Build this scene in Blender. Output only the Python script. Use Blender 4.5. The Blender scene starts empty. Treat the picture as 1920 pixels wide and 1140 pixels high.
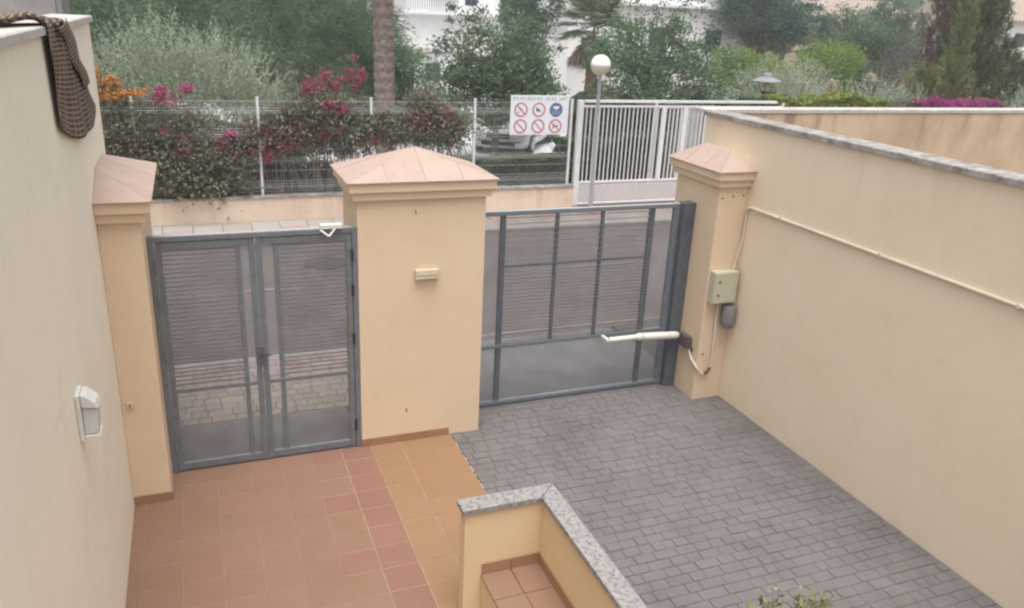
import bpy, bmesh, math, random
import numpy as np
from mathutils import Vector, Matrix

S = bpy.context.scene
COL = S.collection
R = math.radians
random.seed(7)
rng = np.random.default_rng(11)

# ------------------------------------------------------------------ camera
CAM = Vector((-1.2696, -6.8664, 4.0488))
yaw, pit, rol, FPX = 0.384, 0.350, 0.048, 1502.4
fw = Vector((math.sin(yaw) * math.cos(pit), math.cos(yaw) * math.cos(pit), -math.sin(pit)))
rt = Vector((math.cos(yaw), -math.sin(yaw), 0))
up = rt.cross(fw)
r2 = rt * math.cos(rol) + up * math.sin(rol)
u2 = up * math.cos(rol) - rt * math.sin(rol)
cd = bpy.data.cameras.new('camera')
cd.sensor_fit = 'HORIZONTAL'
cd.sensor_width = 36.0
cd.lens = FPX / 1920.0 * 36.0
cd.clip_start = 0.05
cd.clip_end = 2000
cam = bpy.data.objects.new('camera', cd)
COL.objects.link(cam)
M4 = Matrix((r2, u2, -fw)).transposed().to_4x4()
M4.translation = CAM
cam.matrix_world = M4
S.camera = cam

# ------------------------------------------------------------------ sky, sun, exposure
SUN_EL, SUN_AZ = 76.0, -168.0      # azimuth from +Y towards +X: high behind thick cloud, over the house
wd = bpy.data.worlds.new('World')
S.world = wd
wd.use_nodes = True
nt = wd.node_tree
nt.nodes.clear()
sky = nt.nodes.new('ShaderNodeTexSky')
sky.sky_type = 'NISHITA'
sky.sun_disc = False
sky.sun_elevation = R(SUN_EL)
sky.sun_rotation = R(SUN_AZ)
sky.air_density = 1.0
sky.dust_density = 7.0
sky.ozone_density = 1.0
hs = nt.nodes.new('ShaderNodeHueSaturation')      # overcast: the cloud takes the blue out
hs.inputs['Saturation'].default_value = 0.22
bg = nt.nodes.new('ShaderNodeBackground')
bg.inputs['Strength'].default_value = 0.15
out = nt.nodes.new('ShaderNodeOutputWorld')
nt.links.new(sky.outputs[0], hs.inputs['Color'])
nt.links.new(hs.outputs[0], bg.inputs[0])
nt.links.new(bg.outputs[0], out.inputs[0])
sl = bpy.data.lights.new('sun', 'SUN')
sl.energy = 0.85
sl.angle = R(40)
sl.color = (1.0, 0.955, 0.90)
sun = bpy.data.objects.new('sun', sl)
COL.objects.link(sun)
sd = Vector((math.sin(R(SUN_AZ)) * math.cos(R(SUN_EL)), math.cos(R(SUN_AZ)) * math.cos(R(SUN_EL)), math.sin(R(SUN_EL))))
sun.rotation_euler = sd.to_track_quat('Z', 'Y').to_euler()
sun.location = (0, 0, 30)

S.view_settings.view_transform = 'Standard'
S.view_settings.look = 'None'
S.view_settings.gamma = 1.0
S.view_settings.use_curve_mapping = False
S.view_settings.exposure = 0.60
S.render.engine = 'CYCLES'
S.cycles.use_denoising = True
S.cycles.max_bounces = 8
S.cycles.transparent_max_bounces = 16
S.cycles.volume_bounces = 1
S.cycles.filter_width = 2.3

# ------------------------------------------------------------------ materials
MATS = {}
def nodes_of(name):
    m = bpy.data.materials.new(name)
    m.use_nodes = True
    t = m.node_tree
    return m, t, t.nodes['Principled BSDF'], t.nodes, t.links

def ramp(N, L, fac, stops):
    r = N.new('ShaderNodeValToRGB')
    e = r.color_ramp.elements
    e[0].position, e[0].color = stops[0][0], (*stops[0][1], 1)
    e[1].position, e[1].color = stops[1][0], (*stops[1][1], 1)
    for p, c in stops[2:]:
        k = e.new(p); k.color = (*c, 1)
    L.new(fac, r.inputs[0])
    return r.outputs[0]

def noise(N, L, scale, detail=4, rough=.55, vec=None, dims='3D'):
    n = N.new('ShaderNodeTexNoise')
    n.inputs['Scale'].default_value = scale
    n.inputs['Detail'].default_value = detail
    n.inputs['Roughness'].default_value = rough
    if vec is not None: L.new(vec, n.inputs['Vector'])
    return n.outputs['Fac']

def mix(N, L, fac, a, b, mode='MIX'):
    m = N.new('ShaderNodeMix'); m.data_type = 'RGBA'; m.blend_type = mode
    for s, v in ((0, fac), (6, a), (7, b)):
        if hasattr(v, 'is_linked') or hasattr(v, 'links'): L.new(v, m.inputs[s])
        elif s == 0: m.inputs[0].default_value = v
        else: m.inputs[s].default_value = (*v, 1)
    return m.outputs[2]

def mapping(N, L, scale=(1, 1, 1), coord='Object'):
    tc = N.new('ShaderNodeNewGeometry') if coord == 'Position' else N.new('ShaderNodeTexCoord')
    mp = N.new('ShaderNodeMapping')
    mp.inputs['Scale'].default_value = scale
    L.new(tc.outputs['Position' if coord == 'Position' else coord], mp.inputs['Vector'])
    return mp.outputs[0]

def bump(N, L, P, h, strength, dist=.01):
    b = N.new('ShaderNodeBump')
    b.inputs['Strength'].default_value = strength
    b.inputs['Distance'].default_value = dist
    L.new(h, b.inputs['Height'])
    L.new(b.outputs[0], P.inputs['Normal'])

def plain(name, col, rough=.6, metal=0.0, vary=.12, scale=9, spec=None):
    """a colour with faint uneven wear"""
    if name in MATS: return MATS[name]
    m, t, P, N, L = nodes_of(name)
    v = mapping(N, L, coord='Position')
    f = noise(N, L, scale, 5, .6, v)
    d = tuple(c * (1 - vary) for c in col); l = tuple(min(1, c * (1 + vary)) for c in col)
    L.new(ramp(N, L, f, [(.3, d), (.7, l)]), P.inputs['Base Color'])
    P.inputs['Roughness'].default_value = rough
    P.inputs['Metallic'].default_value = metal
    if spec is not None: P.inputs['Specular IOR Level'].default_value = spec
    MATS[name] = m
    return m

def stucco(name, col, stain, amount=.35, streaks=0.0, top=3.0):
    m, t, P, N, L = nodes_of(name)
    v = mapping(N, L, coord='Position')
    big = noise(N, L, .9, 4, .6, v)
    fine = noise(N, L, 26, 6, .7, v)
    c = mix(N, L, ramp(N, L, big, [(.42, (0, 0, 0)), (.75, (amount,) * 3)]), col, stain)
    c = mix(N, L, ramp(N, L, fine, [(.35, (0, 0, 0)), (.8, (.10,) * 3)]), c, tuple(x * .72 for x in col))
    c = mix(N, L, ramp(N, L, noise(N, L, 4.2, 7, .72, v), [(.50, (0, 0, 0)), (.80, (.30,) * 3)]), c, tuple(x * .80 for x in stain))
    wv = N.new('ShaderNodeTexVoronoi'); wv.feature = 'DISTANCE_TO_EDGE'; wv.inputs['Scale'].default_value = .8
    nz = N.new('ShaderNodeTexNoise'); nz.inputs['Scale'].default_value = 2.5; nz.inputs['Detail'].default_value = 6
    L.new(v, nz.inputs['Vector'])
    L.new(mix(N, L, .45, v, nz.outputs['Color']), wv.inputs['Vector'])
    ck = ramp(N, L, wv.outputs['Distance'], [(.0, (.3,) * 3), (.004, (0, 0, 0))])
    lim = N.new('ShaderNodeMath'); lim.operation = 'MULTIPLY'; L.new(ck, lim.inputs[0])
    L.new(ramp(N, L, noise(N, L, .7, 3, .5, v), [(.52, (0, 0, 0)), (.62, (.55,) * 3)]), lim.inputs[1])
    c = mix(N, L, lim.outputs[0], c, tuple(x * .45 for x in stain))
    if streaks:
        vs = mapping(N, L, (3.1, 3.1, .55), coord='Position')
        st = noise(N, L, 1.0, 5, .65, vs)
        sep = N.new('ShaderNodeSeparateXYZ'); g = N.new('ShaderNodeNewGeometry')
        L.new(g.outputs['Position'], sep.inputs[0])
        mr = N.new('ShaderNodeMapRange')
        mr.inputs['From Min'].default_value = top - .75; mr.inputs['From Max'].default_value = top
        L.new(sep.outputs[2], mr.inputs['Value'])
        mul = N.new('ShaderNodeMath'); mul.operation = 'MULTIPLY'
        L.new(ramp(N, L, st, [(.50, (0, 0, 0)), (.72, (streaks,) * 3)]), mul.inputs[0]); L.new(mr.outputs[0], mul.inputs[1])
        c = mix(N, L, mul.outputs[0], c, tuple(x * .42 for x in stain))
    L.new(c, P.inputs['Base Color'])
    P.inputs['Roughness'].default_value = .93
    P.inputs['Specular IOR Level'].default_value = .2
    bump(N, L, P, noise(N, L, 60, 4, .7, v), .25, .006)
    MATS[name] = m
    return m

def tilemat(name, a, b, dust, rough=.62, bumpy=.15):
    m, t, P, N, L = nodes_of(name)
    oi = N.new('ShaderNodeObjectInfo')
    v = mapping(N, L, coord='Position')
    c = mix(N, L, oi.outputs['Random'], a, b)
    c = mix(N, L, ramp(N, L, noise(N, L, 2.3, 6, .65, v), [(.38, (0, 0, 0)), (.72, (.55,) * 3)]), c, dust)
    c = mix(N, L, ramp(N, L, noise(N, L, 34, 4, .7, v), [(.4, (0, 0, 0)), (.85, (.22,) * 3)]), c, tuple(x * .6 for x in a))
    L.new(c, P.inputs['Base Color'])
    P.inputs['Roughness'].default_value = rough
    bump(N, L, P, noise(N, L, 45, 4, .6, v), bumpy, .004)
    MATS[name] = m
    return m

def weather(name, col, scale, amount):
    m = MATS[name]; N, L = m.node_tree.nodes, m.node_tree.links; P = N['Principled BSDF']
    src = P.inputs['Base Color'].links[0].from_socket
    v = mapping(N, L, coord='Position')
    L.new(mix(N, L, ramp(N, L, noise(N, L, scale, 8, .75, v), [(.50, (0, 0, 0)), (.70, (amount,) * 3)]), src, col), P.inputs['Base Color'])

def pavermat(name, a, b, dust, moss):
    m, t, P, N, L = nodes_of(name)
    at = N.new('ShaderNodeAttribute'); at.attribute_name = 'tone'
    oi = N.new('ShaderNodeObjectInfo')
    ad = N.new('ShaderNodeMath'); ad.operation = 'ADD'
    L.new(at.outputs['Fac'], ad.inputs[0]); L.new(oi.outputs['Random'], ad.inputs[1])
    fr = N.new('ShaderNodeMath'); fr.operation = 'FRACT'; L.new(ad.outputs[0], fr.inputs[0])
    v = mapping(N, L, coord='Position')
    c = mix(N, L, fr.outputs[0], a, b)
    c = mix(N, L, ramp(N, L, noise(N, L, 1.1, 6, .62, v), [(.4, (0, 0, 0)), (.72, (.6,) * 3)]), c, dust)
    c = mix(N, L, ramp(N, L, noise(N, L, 2.9, 7, .7, v), [(.52, (0, 0, 0)), (.78, (.5,) * 3)]), c, moss)
    c = mix(N, L, ramp(N, L, noise(N, L, 70, 3, .7, v), [(.35, (0, 0, 0)), (.8, (.4,) * 3)]), c, tuple(x * .62 for x in a))
    L.new(c, P.inputs['Base Color'])
    P.inputs['Roughness'].default_value = .9
    bump(N, L, P, noise(N, L, 90, 4, .7, v), .35, .005)
    MATS[name] = m
    return m

def granite(name, base, dark, light, scale=60, lichen=None):
    m, t, P, N, L = nodes_of(name)
    v = mapping(N, L, coord='Position')
    c = ramp(N, L, noise(N, L, scale, 5, .8, v), [(.36, dark), (.47, base), (.60, light)])
    if lichen:
        c = mix(N, L, ramp(N, L, noise(N, L, 5.5, 7, .75, v), [(.45, (0, 0, 0)), (.62, (.8,) * 3)]), c, lichen)
    L.new(c, P.inputs['Base Color'])
    P.inputs['Roughness'].default_value = .75
    bump(N, L, P, noise(N, L, 80, 4, .7, v), .2, .004)
    MATS[name] = m
    return m

def leafmat(name, a, b, trans=.3, rough=.55):
    m, t, P, N, L = nodes_of(name)
    at = N.new('ShaderNodeAttribute'); at.attribute_name = 'tone'
    c = mix(N, L, at.outputs['Fac'], a, b)
    L.new(c, P.inputs['Base Color'])
    P.inputs['Roughness'].default_value = rough
    P.inputs['Specular IOR Level'].default_value = .18
    tr = N.new('ShaderNodeBsdfTranslucent'); L.new(c, tr.inputs['Color'])
    mx = N.new('ShaderNodeMixShader'); mx.inputs[0].default_value = trans
    o = N['Material Output']
    L.new(P.outputs[0], mx.inputs[1]); L.new(tr.outputs[0], mx.inputs[2]); L.new(mx.outputs[0], o.inputs['Surface'])
    MATS[name] = m
    return m

def barkmat(name, a, b, scale=(14, 14, 3)):
    m, t, P, N, L = nodes_of(name)
    v = mapping(N, L, scale, coord='Position')
    f = noise(N, L, 1.0, 6, .7, v)
    L.new(ramp(N, L, f, [(.32, a), (.68, b)]), P.inputs['Base Color'])
    P.inputs['Roughness'].default_value = .95
    bump(N, L, P, f, .6, .03)
    MATS[name] = m
    return m

CREAM = (.715, .568, .412)
stucco('stucco_pillar', CREAM, (.655, .50, .345), .6)
stucco('stucco_right', (.80, .690, .535), (.75, .62, .465), .55, .16, 3.05)
stucco('stucco_left', (.86, .800, .675), (.80, .73, .595), .5, .14, 3.81)
stucco('stucco_neighbour', (.64, .49, .345), (.46, .33, .22), 1.0, .8, 3.06)
stucco('stucco_street', (.78, .63, .51), (.60, .44, .33), .8, .6, .52)
stucco('stucco_planter', (.70, .545, .345), (.64, .485, .295), .5)
stucco('house_white', (.90, .90, .91), (.85, .85, .85), .3)
stucco('house_tan', (.70, .60, .47), (.60, .50, .38), .5)
tilemat('tile_dusty', (.232, .126, .082), (.248, .137, .090), (.262, .165, .116))
tilemat('tile_red', (.225, .108, .076), (.242, .118, .084), (.258, .155, .114))
tilemat('tile_orange', (.262, .146, .073), (.280, .158, .080), (.280, .175, .105))
tilemat('cap_tile', (.42, .305, .250), (.46, .335, .280), (.45, .355, .305))
tilemat('skirt_tile', (0.320, 0.172, 0.096), (0.352, 0.196, 0.112), (0.304, 0.184, 0.112))
tilemat('slab_pale', (0.345, 0.324, 0.299), (0.385, 0.358, 0.332), (0.305, 0.278, 0.252))
tilemat('slab_pink', (.36, .26, .235), (.40, .30, .27), (.34, .28, .26))
weather('cap_tile', (.30, .255, .215), 7, .5)
weather('tile_dusty', (.205, .145, .108), 1.4, .35)
weather('tile_orange', (0.255, 0.170, 0.102), 1.9, .4)
plain('grout', (0.285, 0.198, 0.135), .95, vary=.2)
plain('cap_mortar', (.70, .58, .48), .95)
plain('sand_joint', (.112, .102, .102), .97, vary=.3)
plain('joint_pale', (0.132, 0.120, 0.108), .97, vary=.25)
pavermat('paver_drive', (0.150, 0.138, 0.139), (0.165, 0.152, 0.152), (0.180, 0.165, 0.161), (0.123, 0.112, 0.109))
pavermat('paver_walk', (0.280, 0.253, 0.231), (0.351, 0.315, 0.280), (0.351, 0.294, 0.266), (0.253, 0.231, 0.203))
pavermat('paver_pink', (.30, .235, .225), (.40, .335, .315), (.34, .265, .25), (.25, .21, .20))
weather('paver_drive', (.100, .086, .084), .7, .65)
weather('paver_drive', (.110, .095, .090), 5.5, .45)
weather('paver_drive', (.235, .218, .212), 3.6, .3)
granite('granite', (0.238, 0.227, 0.221), (0.085, 0.079, 0.079), (0.339, 0.329, 0.320), 30)
granite('coping_stone', (0.326, 0.303, 0.285), (0.163, 0.152, 0.141), (0.429, 0.407, 0.385), 9, (0.163, 0.148, 0.130))
granite('coping_pale', (0.493, 0.475, 0.440), (0.352, 0.334, 0.308), (0.581, 0.563, 0.528), 11, (0.387, 0.370, 0.334))
plain('gate_paint', (.150, .166, .186), .55, vary=.16, scale=14)
plain('gate_paint_dark', (.098, .112, .136), .55, vary=.18, scale=10)
plain('gate_top_pale', (.38, .39, .41), .5, vary=.12)  # paler grey for the strip along each gate's top
plain('rod_steel', (.165, .152, .158), .55, vary=.15)
plain('dark_metal', (.03, .03, .033), .5)
plain('white_paint', (.78, .77, .78), .45, vary=.06)
plain('wire_galv', (.50, .50, .51), .5, vary=.1)
plain('white_plastic', (.66, .65, .61), .4, vary=.08)
plain('cream_plastic', (.58, .50, .36), .5, vary=.07)
plain('box_beige', (.50, .475, .36), .5, vary=.08)
plain('grey_plastic', (.20, .195, .205), .5, vary=.1)
plain('conduit_cream', (.66, .57, .46), .55, vary=.1)
plain('rust', (.13, .055, .03), .9, vary=.35, scale=40)
plain('concrete', (0.193, 0.190, 0.196), .95, vary=.18, scale=3)
plain('concrete_pale', (.56, .56, .57), .95, vary=.1, scale=1.2)
plain('kerb_stone', (0.320, 0.300, 0.284), .9, vary=.14, scale=6)
plain('line_paint', (.23, .212, .205), .85, vary=.35, scale=9)
plain('soil', (.14, .11, .085), .98, vary=.25)
plain('sign_white', (.80, .82, .86), .5, vary=.03)
plain('sign_red', (.50, .10, .14), .5, vary=.08)
plain('sign_blue', (.10, .16, .34), .5, vary=.08)
plain('sign_dark', (.10, .09, .10), .6)
plain('sign_grey', (.52, .56, .62), .6)
plain('sign_green', (.40, .56, .40), .6)
plain('sign_brown', (.30, .16, .15), .6)
plain('lamp_black', (.035, .038, .042), .45)
plain('lamp_grey', (.36, .37, .385), .4)
plain('lamp_diffuser', (.56, .57, .55), .3)
plain('lamp_hood', (.24, .245, .265), .4)
plain('tyre', (.022, .022, .024), .8)
plain('wheel_rim', (.42, .43, .45), .35, .6)
plain('car_white', (.80, .80, .81), .22, vary=.02, spec=.6)
plain('roof_tile', (.46, .385, .325), .9, vary=.2, scale=5)
plain('shutter', (.10, .11, .13), .6)
plain('neigh_grey', (.20, .195, .21), .5, vary=.12)
plain('terracotta_pot', (.34, .15, .085), .8)
plain('iron_cover', (.09, .085, .085), .7, vary=.2)

def asphalt():
    m, t, P, N, L = nodes_of('asphalt')
    v = mapping(N, L, coord='Position')
    c = ramp(N, L, noise(N, L, .55, 6, .65, v), [(.3, (.122, .108, .106)), (.7, (.168, .150, .146))])
    c = mix(N, L, ramp(N, L, noise(N, L, 120, 3, .8, v), [(.4, (0, 0, 0)), (.75, (.45,) * 3)]), c, (.18, .165, .17))
    L.new(c, P.inputs['Base Color']); P.inputs['Roughness'].default_value = .93
    bump(N, L, P, noise(N, L, 140, 3, .8, v), .4, .006)
    MATS['asphalt'] = m
asphalt()
weather('asphalt', (.072, .066, .069), .45, .6)
weather('asphalt', (.165, .15, .15), 2.2, .35)

def glassmat(name, col, rough=.08):
    m, t, P, N, L = nodes_of(name)
    P.inputs['Base Color'].default_value = (*col, 1)
    P.inputs['Roughness'].default_value = rough
    P.inputs['Specular IOR Level'].default_value = .8
    MATS[name] = m
glassmat('window_glass', (.045, .055, .065))
glassmat('headlight_glass', (.45, .47, .5))

def wiremesh():      # welded wire too fine to see singly: a partial veil
    m, t, P, N, L = nodes_of('fine_wire_sheet')
    P.inputs['Base Color'].default_value = (.19, .175, .178, 1); P.inputs['Roughness'].default_value = .8
    tr = N.new('ShaderNodeBsdfTransparent')
    v = mapping(N, L, coord='Position')
    mx = N.new('ShaderNodeMixShader')
    L.new(ramp(N, L, noise(N, L, 3, 3, .6, v), [(.3, (.20,) * 3), (.7, (.30,) * 3)]), mx.inputs[0])
    L.new(tr.outputs[0], mx.inputs[1]); L.new(P.outputs[0], mx.inputs[2])
    L.new(mx.outputs[0], N['Material Output'].inputs['Surface'])
    MATS['fine_wire_sheet'] = m
wiremesh()

def globemat():
    m, t, P, N, L = nodes_of('globe_upper')
    P.inputs['Base Color'].default_value = (.90, .89, .90, 1); P.inputs['Roughness'].default_value = .35
    MATS['globe_upper'] = m
    m, t, P, N, L = nodes_of('globe_lower')
    P.inputs['Base Color'].default_value = (.66, .62, .50, 1); P.inputs['Roughness'].default_value = .4
    MATS['globe_lower'] = m
globemat()

def clothmat():
    m, t, P, N, L = nodes_of('checked_cloth')
    uv = N.new('ShaderNodeUVMap'); uv.uv_map = 'weave'
    v = N.new('ShaderNodeMapping'); v.inputs['Scale'].default_value = (1, 1, 1)
    L.new(uv.outputs[0], v.inputs[0])
    ck = N.new('ShaderNodeTexBrick')
    ck.inputs['Color1'].default_value = (.085, .058, .045, 1); ck.inputs['Color2'].default_value = (.105, .072, .055, 1)
    ck.inputs['Mortar'].default_value = (.30, .235, .185, 1)
    ck.inputs['Scale'].default_value = 1.0
    ck.inputs['Mortar Size'].default_value = .010; ck.inputs['Mortar Smooth'].default_value = .6
    ck.inputs['Brick Width'].default_value = .135; ck.inputs['Row Height'].default_value = .046
    ck.offset = 0.0
    L.new(v.outputs[0], ck.inputs['Vector'])
    vp = mapping(N, L, coord='Position')
    c = mix(N, L, ramp(N, L, noise(N, L, 4, 4, .6, vp), [(.4, (0, 0, 0)), (.8, (.5,) * 3)]), ck.outputs['Color'], (.13, .105, .075))
    L.new(c, P.inputs['Base Color']); P.inputs['Roughness'].default_value = .95
    P.inputs['Specular IOR Level'].default_value = .1
    MATS['checked_cloth'] = m
clothmat()

leafmat('leaf_olive', (0.282, 0.345, 0.250), (0.491, 0.552, 0.407), .25)
leafmat('leaf_feather', (0.089, 0.155, 0.089), (0.208, 0.296, 0.155), .35)
leafmat('leaf_dark', (0.071, 0.124, 0.081), (0.151, 0.232, 0.142), .25)
leafmat('leaf_loquat', (0.081, 0.144, 0.091), (0.217, 0.298, 0.153), .3)
leafmat('leaf_broad', (0.091, 0.159, 0.094), (0.217, 0.316, 0.172), .3)
leafmat('leaf_bright', (0.154, 0.252, 0.063), (0.267, 0.379, 0.099), .35)
leafmat('leaf_hedge', (0.214, 0.272, 0.074), (0.380, 0.412, 0.124), .3)
leafmat('leaf_lowhedge', (0.090, 0.131, 0.084), (0.171, 0.221, 0.131), .25)
leafmat('leaf_boug', (.195, .205, .145), (.275, .262, .185), .3)
leafmat('leaf_dry', (0.144, 0.122, 0.115), (0.231, 0.194, 0.181), .2)
leafmat('leaf_brown', (0.119, 0.085, 0.075), (0.206, 0.144, 0.122), .2)
leafmat('leaf_cypress', (0.069, 0.102, 0.056), (0.173, 0.198, 0.091), .2)
leafmat('leaf_juniper', (0.140, 0.173, 0.074), (0.272, 0.272, 0.116), .2)
leafmat('leaf_pine', (0.060, 0.124, 0.101), (0.142, 0.221, 0.171), .2)
leafmat('leaf_palm', (0.106, 0.158, 0.098), (0.241, 0.279, 0.166), .25)
leafmat('leaf_palm_dead', (.20, .165, .12), (.34, .29, .22), .2)
leafmat('leaf_pot', (.16, .17, .06), (.42, .42, .22), .3)
leafmat('petal_magenta', (.38, .07, .18), (.54, .14, .27), .35)
leafmat('petal_rose', (.30, .075, .12), (.46, .14, .19), .35)
leafmat('petal_purple', (.32, .05, .20), (.48, .10, .32), .35)
leafmat('petal_orange', (.62, .26, .05), (.78, .42, .14), .35)
leafmat('petal_cream', (0.525, 0.495, 0.360), (0.600, 0.570, 0.450), .35)
leafmat('twig', (.12, .095, .075), (.24, .20, .165), 0.0, .9)
barkmat('bark', (.085, .065, .050), (.19, .155, .125))
barkmat('bark_pale', (.17, .145, .12), (.30, .26, .22))
barkmat('bark_palm', (.155, .115, .095), (.34, .27, .235), (9, 9, 11))
barkmat('bark_red', (.13, .055, .042), (.24, .11, .085), (8, 8, 10))

# ------------------------------------------------------------------ mesh helpers
WLOC = {}
class MB:
    def __init__(s): s.v = []; s.f = []
    def add(s, vs, fs):
        b = len(s.v); s.v += [tuple(v) for v in vs]; s.f += [tuple(b + i for i in f) for f in fs]; return s
    def box(s, x0, x1, y0, y1, z0, z1):
        return s.add([(x0, y0, z0), (x1, y0, z0), (x1, y1, z0), (x0, y1, z0), (x0, y0, z1), (x1, y0, z1), (x1, y1, z1), (x0, y1, z1)],
                     [(0, 3, 2, 1), (4, 5, 6, 7), (0, 1, 5, 4), (1, 2, 6, 5), (2, 3, 7, 6), (3, 0, 4, 7)])
    def cbox(s, x0, x1, y0, y1, z0, z1, c=.006):
        """box with the four top edges chamfered"""
        return s.add([(x0, y0, z0), (x1, y0, z0), (x1, y1, z0), (x0, y1, z0),
                      (x0, y0, z1 - c), (x1, y0, z1 - c), (x1, y1, z1 - c), (x0, y1, z1 - c),
                      (x0 + c, y0 + c, z1), (x1 - c, y0 + c, z1), (x1 - c, y1 - c, z1), (x0 + c, y1 - c, z1)],
                     [(0, 3, 2, 1), (0, 1, 5, 4), (1, 2, 6, 5), (2, 3, 7, 6), (3, 0, 4, 7),
                      (4, 5, 9, 8), (5, 6, 10, 9), (6, 7, 11, 10), (7, 4, 8, 11), (8, 9, 10, 11)])
    def tube(s, pts, rad, n=8, cap=True):
        pts = [Vector(p) for p in pts]
        rs = rad if isinstance(rad, (list, tuple)) else [rad] * len(pts)
        b = len(s.v); prev = None
        for i, p in enumerate(pts):
            d = (pts[min(i + 1, len(pts) - 1)] - pts[max(i - 1, 0)]).normalized()
            if prev is None:
                a = Vector((0, 0, 1)) if abs(d.z) < .9 else Vector((1, 0, 0))
                u = d.cross(a).normalized()
            else:
                u = (prev - d * prev.dot(d)).normalized()
            prev = u; w = d.cross(u)
            for k in range(n):
                t = 2 * math.pi * k / n
                s.v.append(tuple(p + (u * math.cos(t) + w * math.sin(t)) * rs[i]))
        for i in range(len(pts) - 1):
            for k in range(n):
                s.f.append((b + i * n + k, b + i * n + (k + 1) % n, b + (i + 1) * n + (k + 1) % n, b + (i + 1) * n + k))
        if cap:
            s.f.append(tuple(b + k for k in range(n))[::-1]); s.f.append(tuple(b + (len(pts) - 1) * n + k for k in range(n)))
        return s
    def lathe(s, cx, cy, prof, n=24):
        """prof: (radius, z) from bottom to top"""
        b = len(s.v)
        for r, z in prof:
            for k in range(n):
                t = 2 * math.pi * k / n
                s.v.append((cx + r * math.cos(t), cy + r * math.sin(t), z))
        for i in range(len(prof) - 1):
            for k in range(n):
                s.f.append((b + i * n + k, b + i * n + (k + 1) % n, b + (i + 1) * n + (k + 1) % n, b + (i + 1) * n + k))
        s.f.append(tuple(b + k for k in range(n))[::-1]); s.f.append(tuple(b + (len(prof) - 1) * n + k for k in range(n)))
        return s
    def prism(s, poly, d):
        """poly: 3-D points in order, extruded by vector d"""
        d = Vector(d); n = len(poly); p = [Vector(q) for q in poly]
        return s.add([tuple(q) for q in p] + [tuple(q + d) for q in p],
                     [tuple(range(n))[::-1], tuple(range(n, 2 * n))] + [(i, (i + 1) % n, n + (i + 1) % n, n + i) for i in range(n)])
    def mesh(s, name, origin=(0, 0, 0)):
        me = bpy.data.meshes.new(name)
        o = Vector(origin)
        me.from_pydata([tuple(Vector(v) - o) for v in s.v], [], s.f)
        bm = bmesh.new(); bm.from_mesh(me)
        bmesh.ops.recalc_face_normals(bm, faces=bm.faces)
        bm.to_mesh(me); bm.free()
        return me
    def build(s, name, mat, parent=None, smooth=False, bevel=0.0, loc=None):
        """loc: where the object's own origin stands in the world (default: the parent's, or 0,0,0)"""
        pl = WLOC[parent.name] if parent else Vector((0, 0, 0))
        o_loc = Vector(loc) if loc is not None else pl.copy()
        me = s.mesh(name, o_loc)
        me.materials.append(MATS[mat])
        o = bpy.data.objects.new(name, me)
        COL.objects.link(o)
        if parent: o.parent = parent
        o.location = o_loc - pl
        WLOC[o.name] = o_loc
        if smooth:
            for p in me.polygons: p.use_smooth = True
            me.set_sharp_from_angle(angle=R(38))
        if bevel:
            b = o.modifiers.new('bevel', 'BEVEL'); b.width = bevel; b.segments = 2; b.limit_method = 'ANGLE'; b.angle_limit = R(40)
        return o

def empty(name, loc):
    o = bpy.data.objects.new(name, None)
    o.empty_display_size = .2
    COL.objects.link(o); o.location = loc
    WLOC[o.name] = Vector(loc)
    return o
def tag(o, label, cat, group=None, kind='thing'):
    o['label'] = label; o['category'] = cat
    if group: o['group'] = group
    o['kind'] = kind
    return o
def thing(name, loc, label, cat, group=None):
    return tag(empty(name, loc), label, cat, group)
def struct(o):
    o['kind'] = 'structure'; return o
def stuff(o):
    o['kind'] = 'stuff'; return o
def set_tone(me, tone):
    a = me.attributes.new('tone', 'FLOAT', 'FACE')
    a.data.foreach_set('value', np.asarray(tone, dtype=np.float32))

def clip_poly(poly, axis, v, keep_less):
    """clip a 3-D polygon with the plane dot(axis,p)=v"""
    outp = []
    n = len(poly)
    for i in range(n):
        a, b = poly[i], poly[(i + 1) % n]
        da, db = axis.dot(a) - v, axis.dot(b) - v
        if keep_less: da, db = -da, -db
        if da >= 0: outp.append(a)
        if (da >= 0) != (db >= 0):
            t = da / (da - db); outp.append(a + (b - a) * t)
    return outp

# ------------------------------------------------------------------ SETTING
# the ground to the horizon
struct(MB().add([(-400, -400, -.13), (400, -400, -.13), (400, 400, -.13), (-400, 400, -.13)], [(0, 1, 2, 3)]).build('ground', 'soil'))
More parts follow.
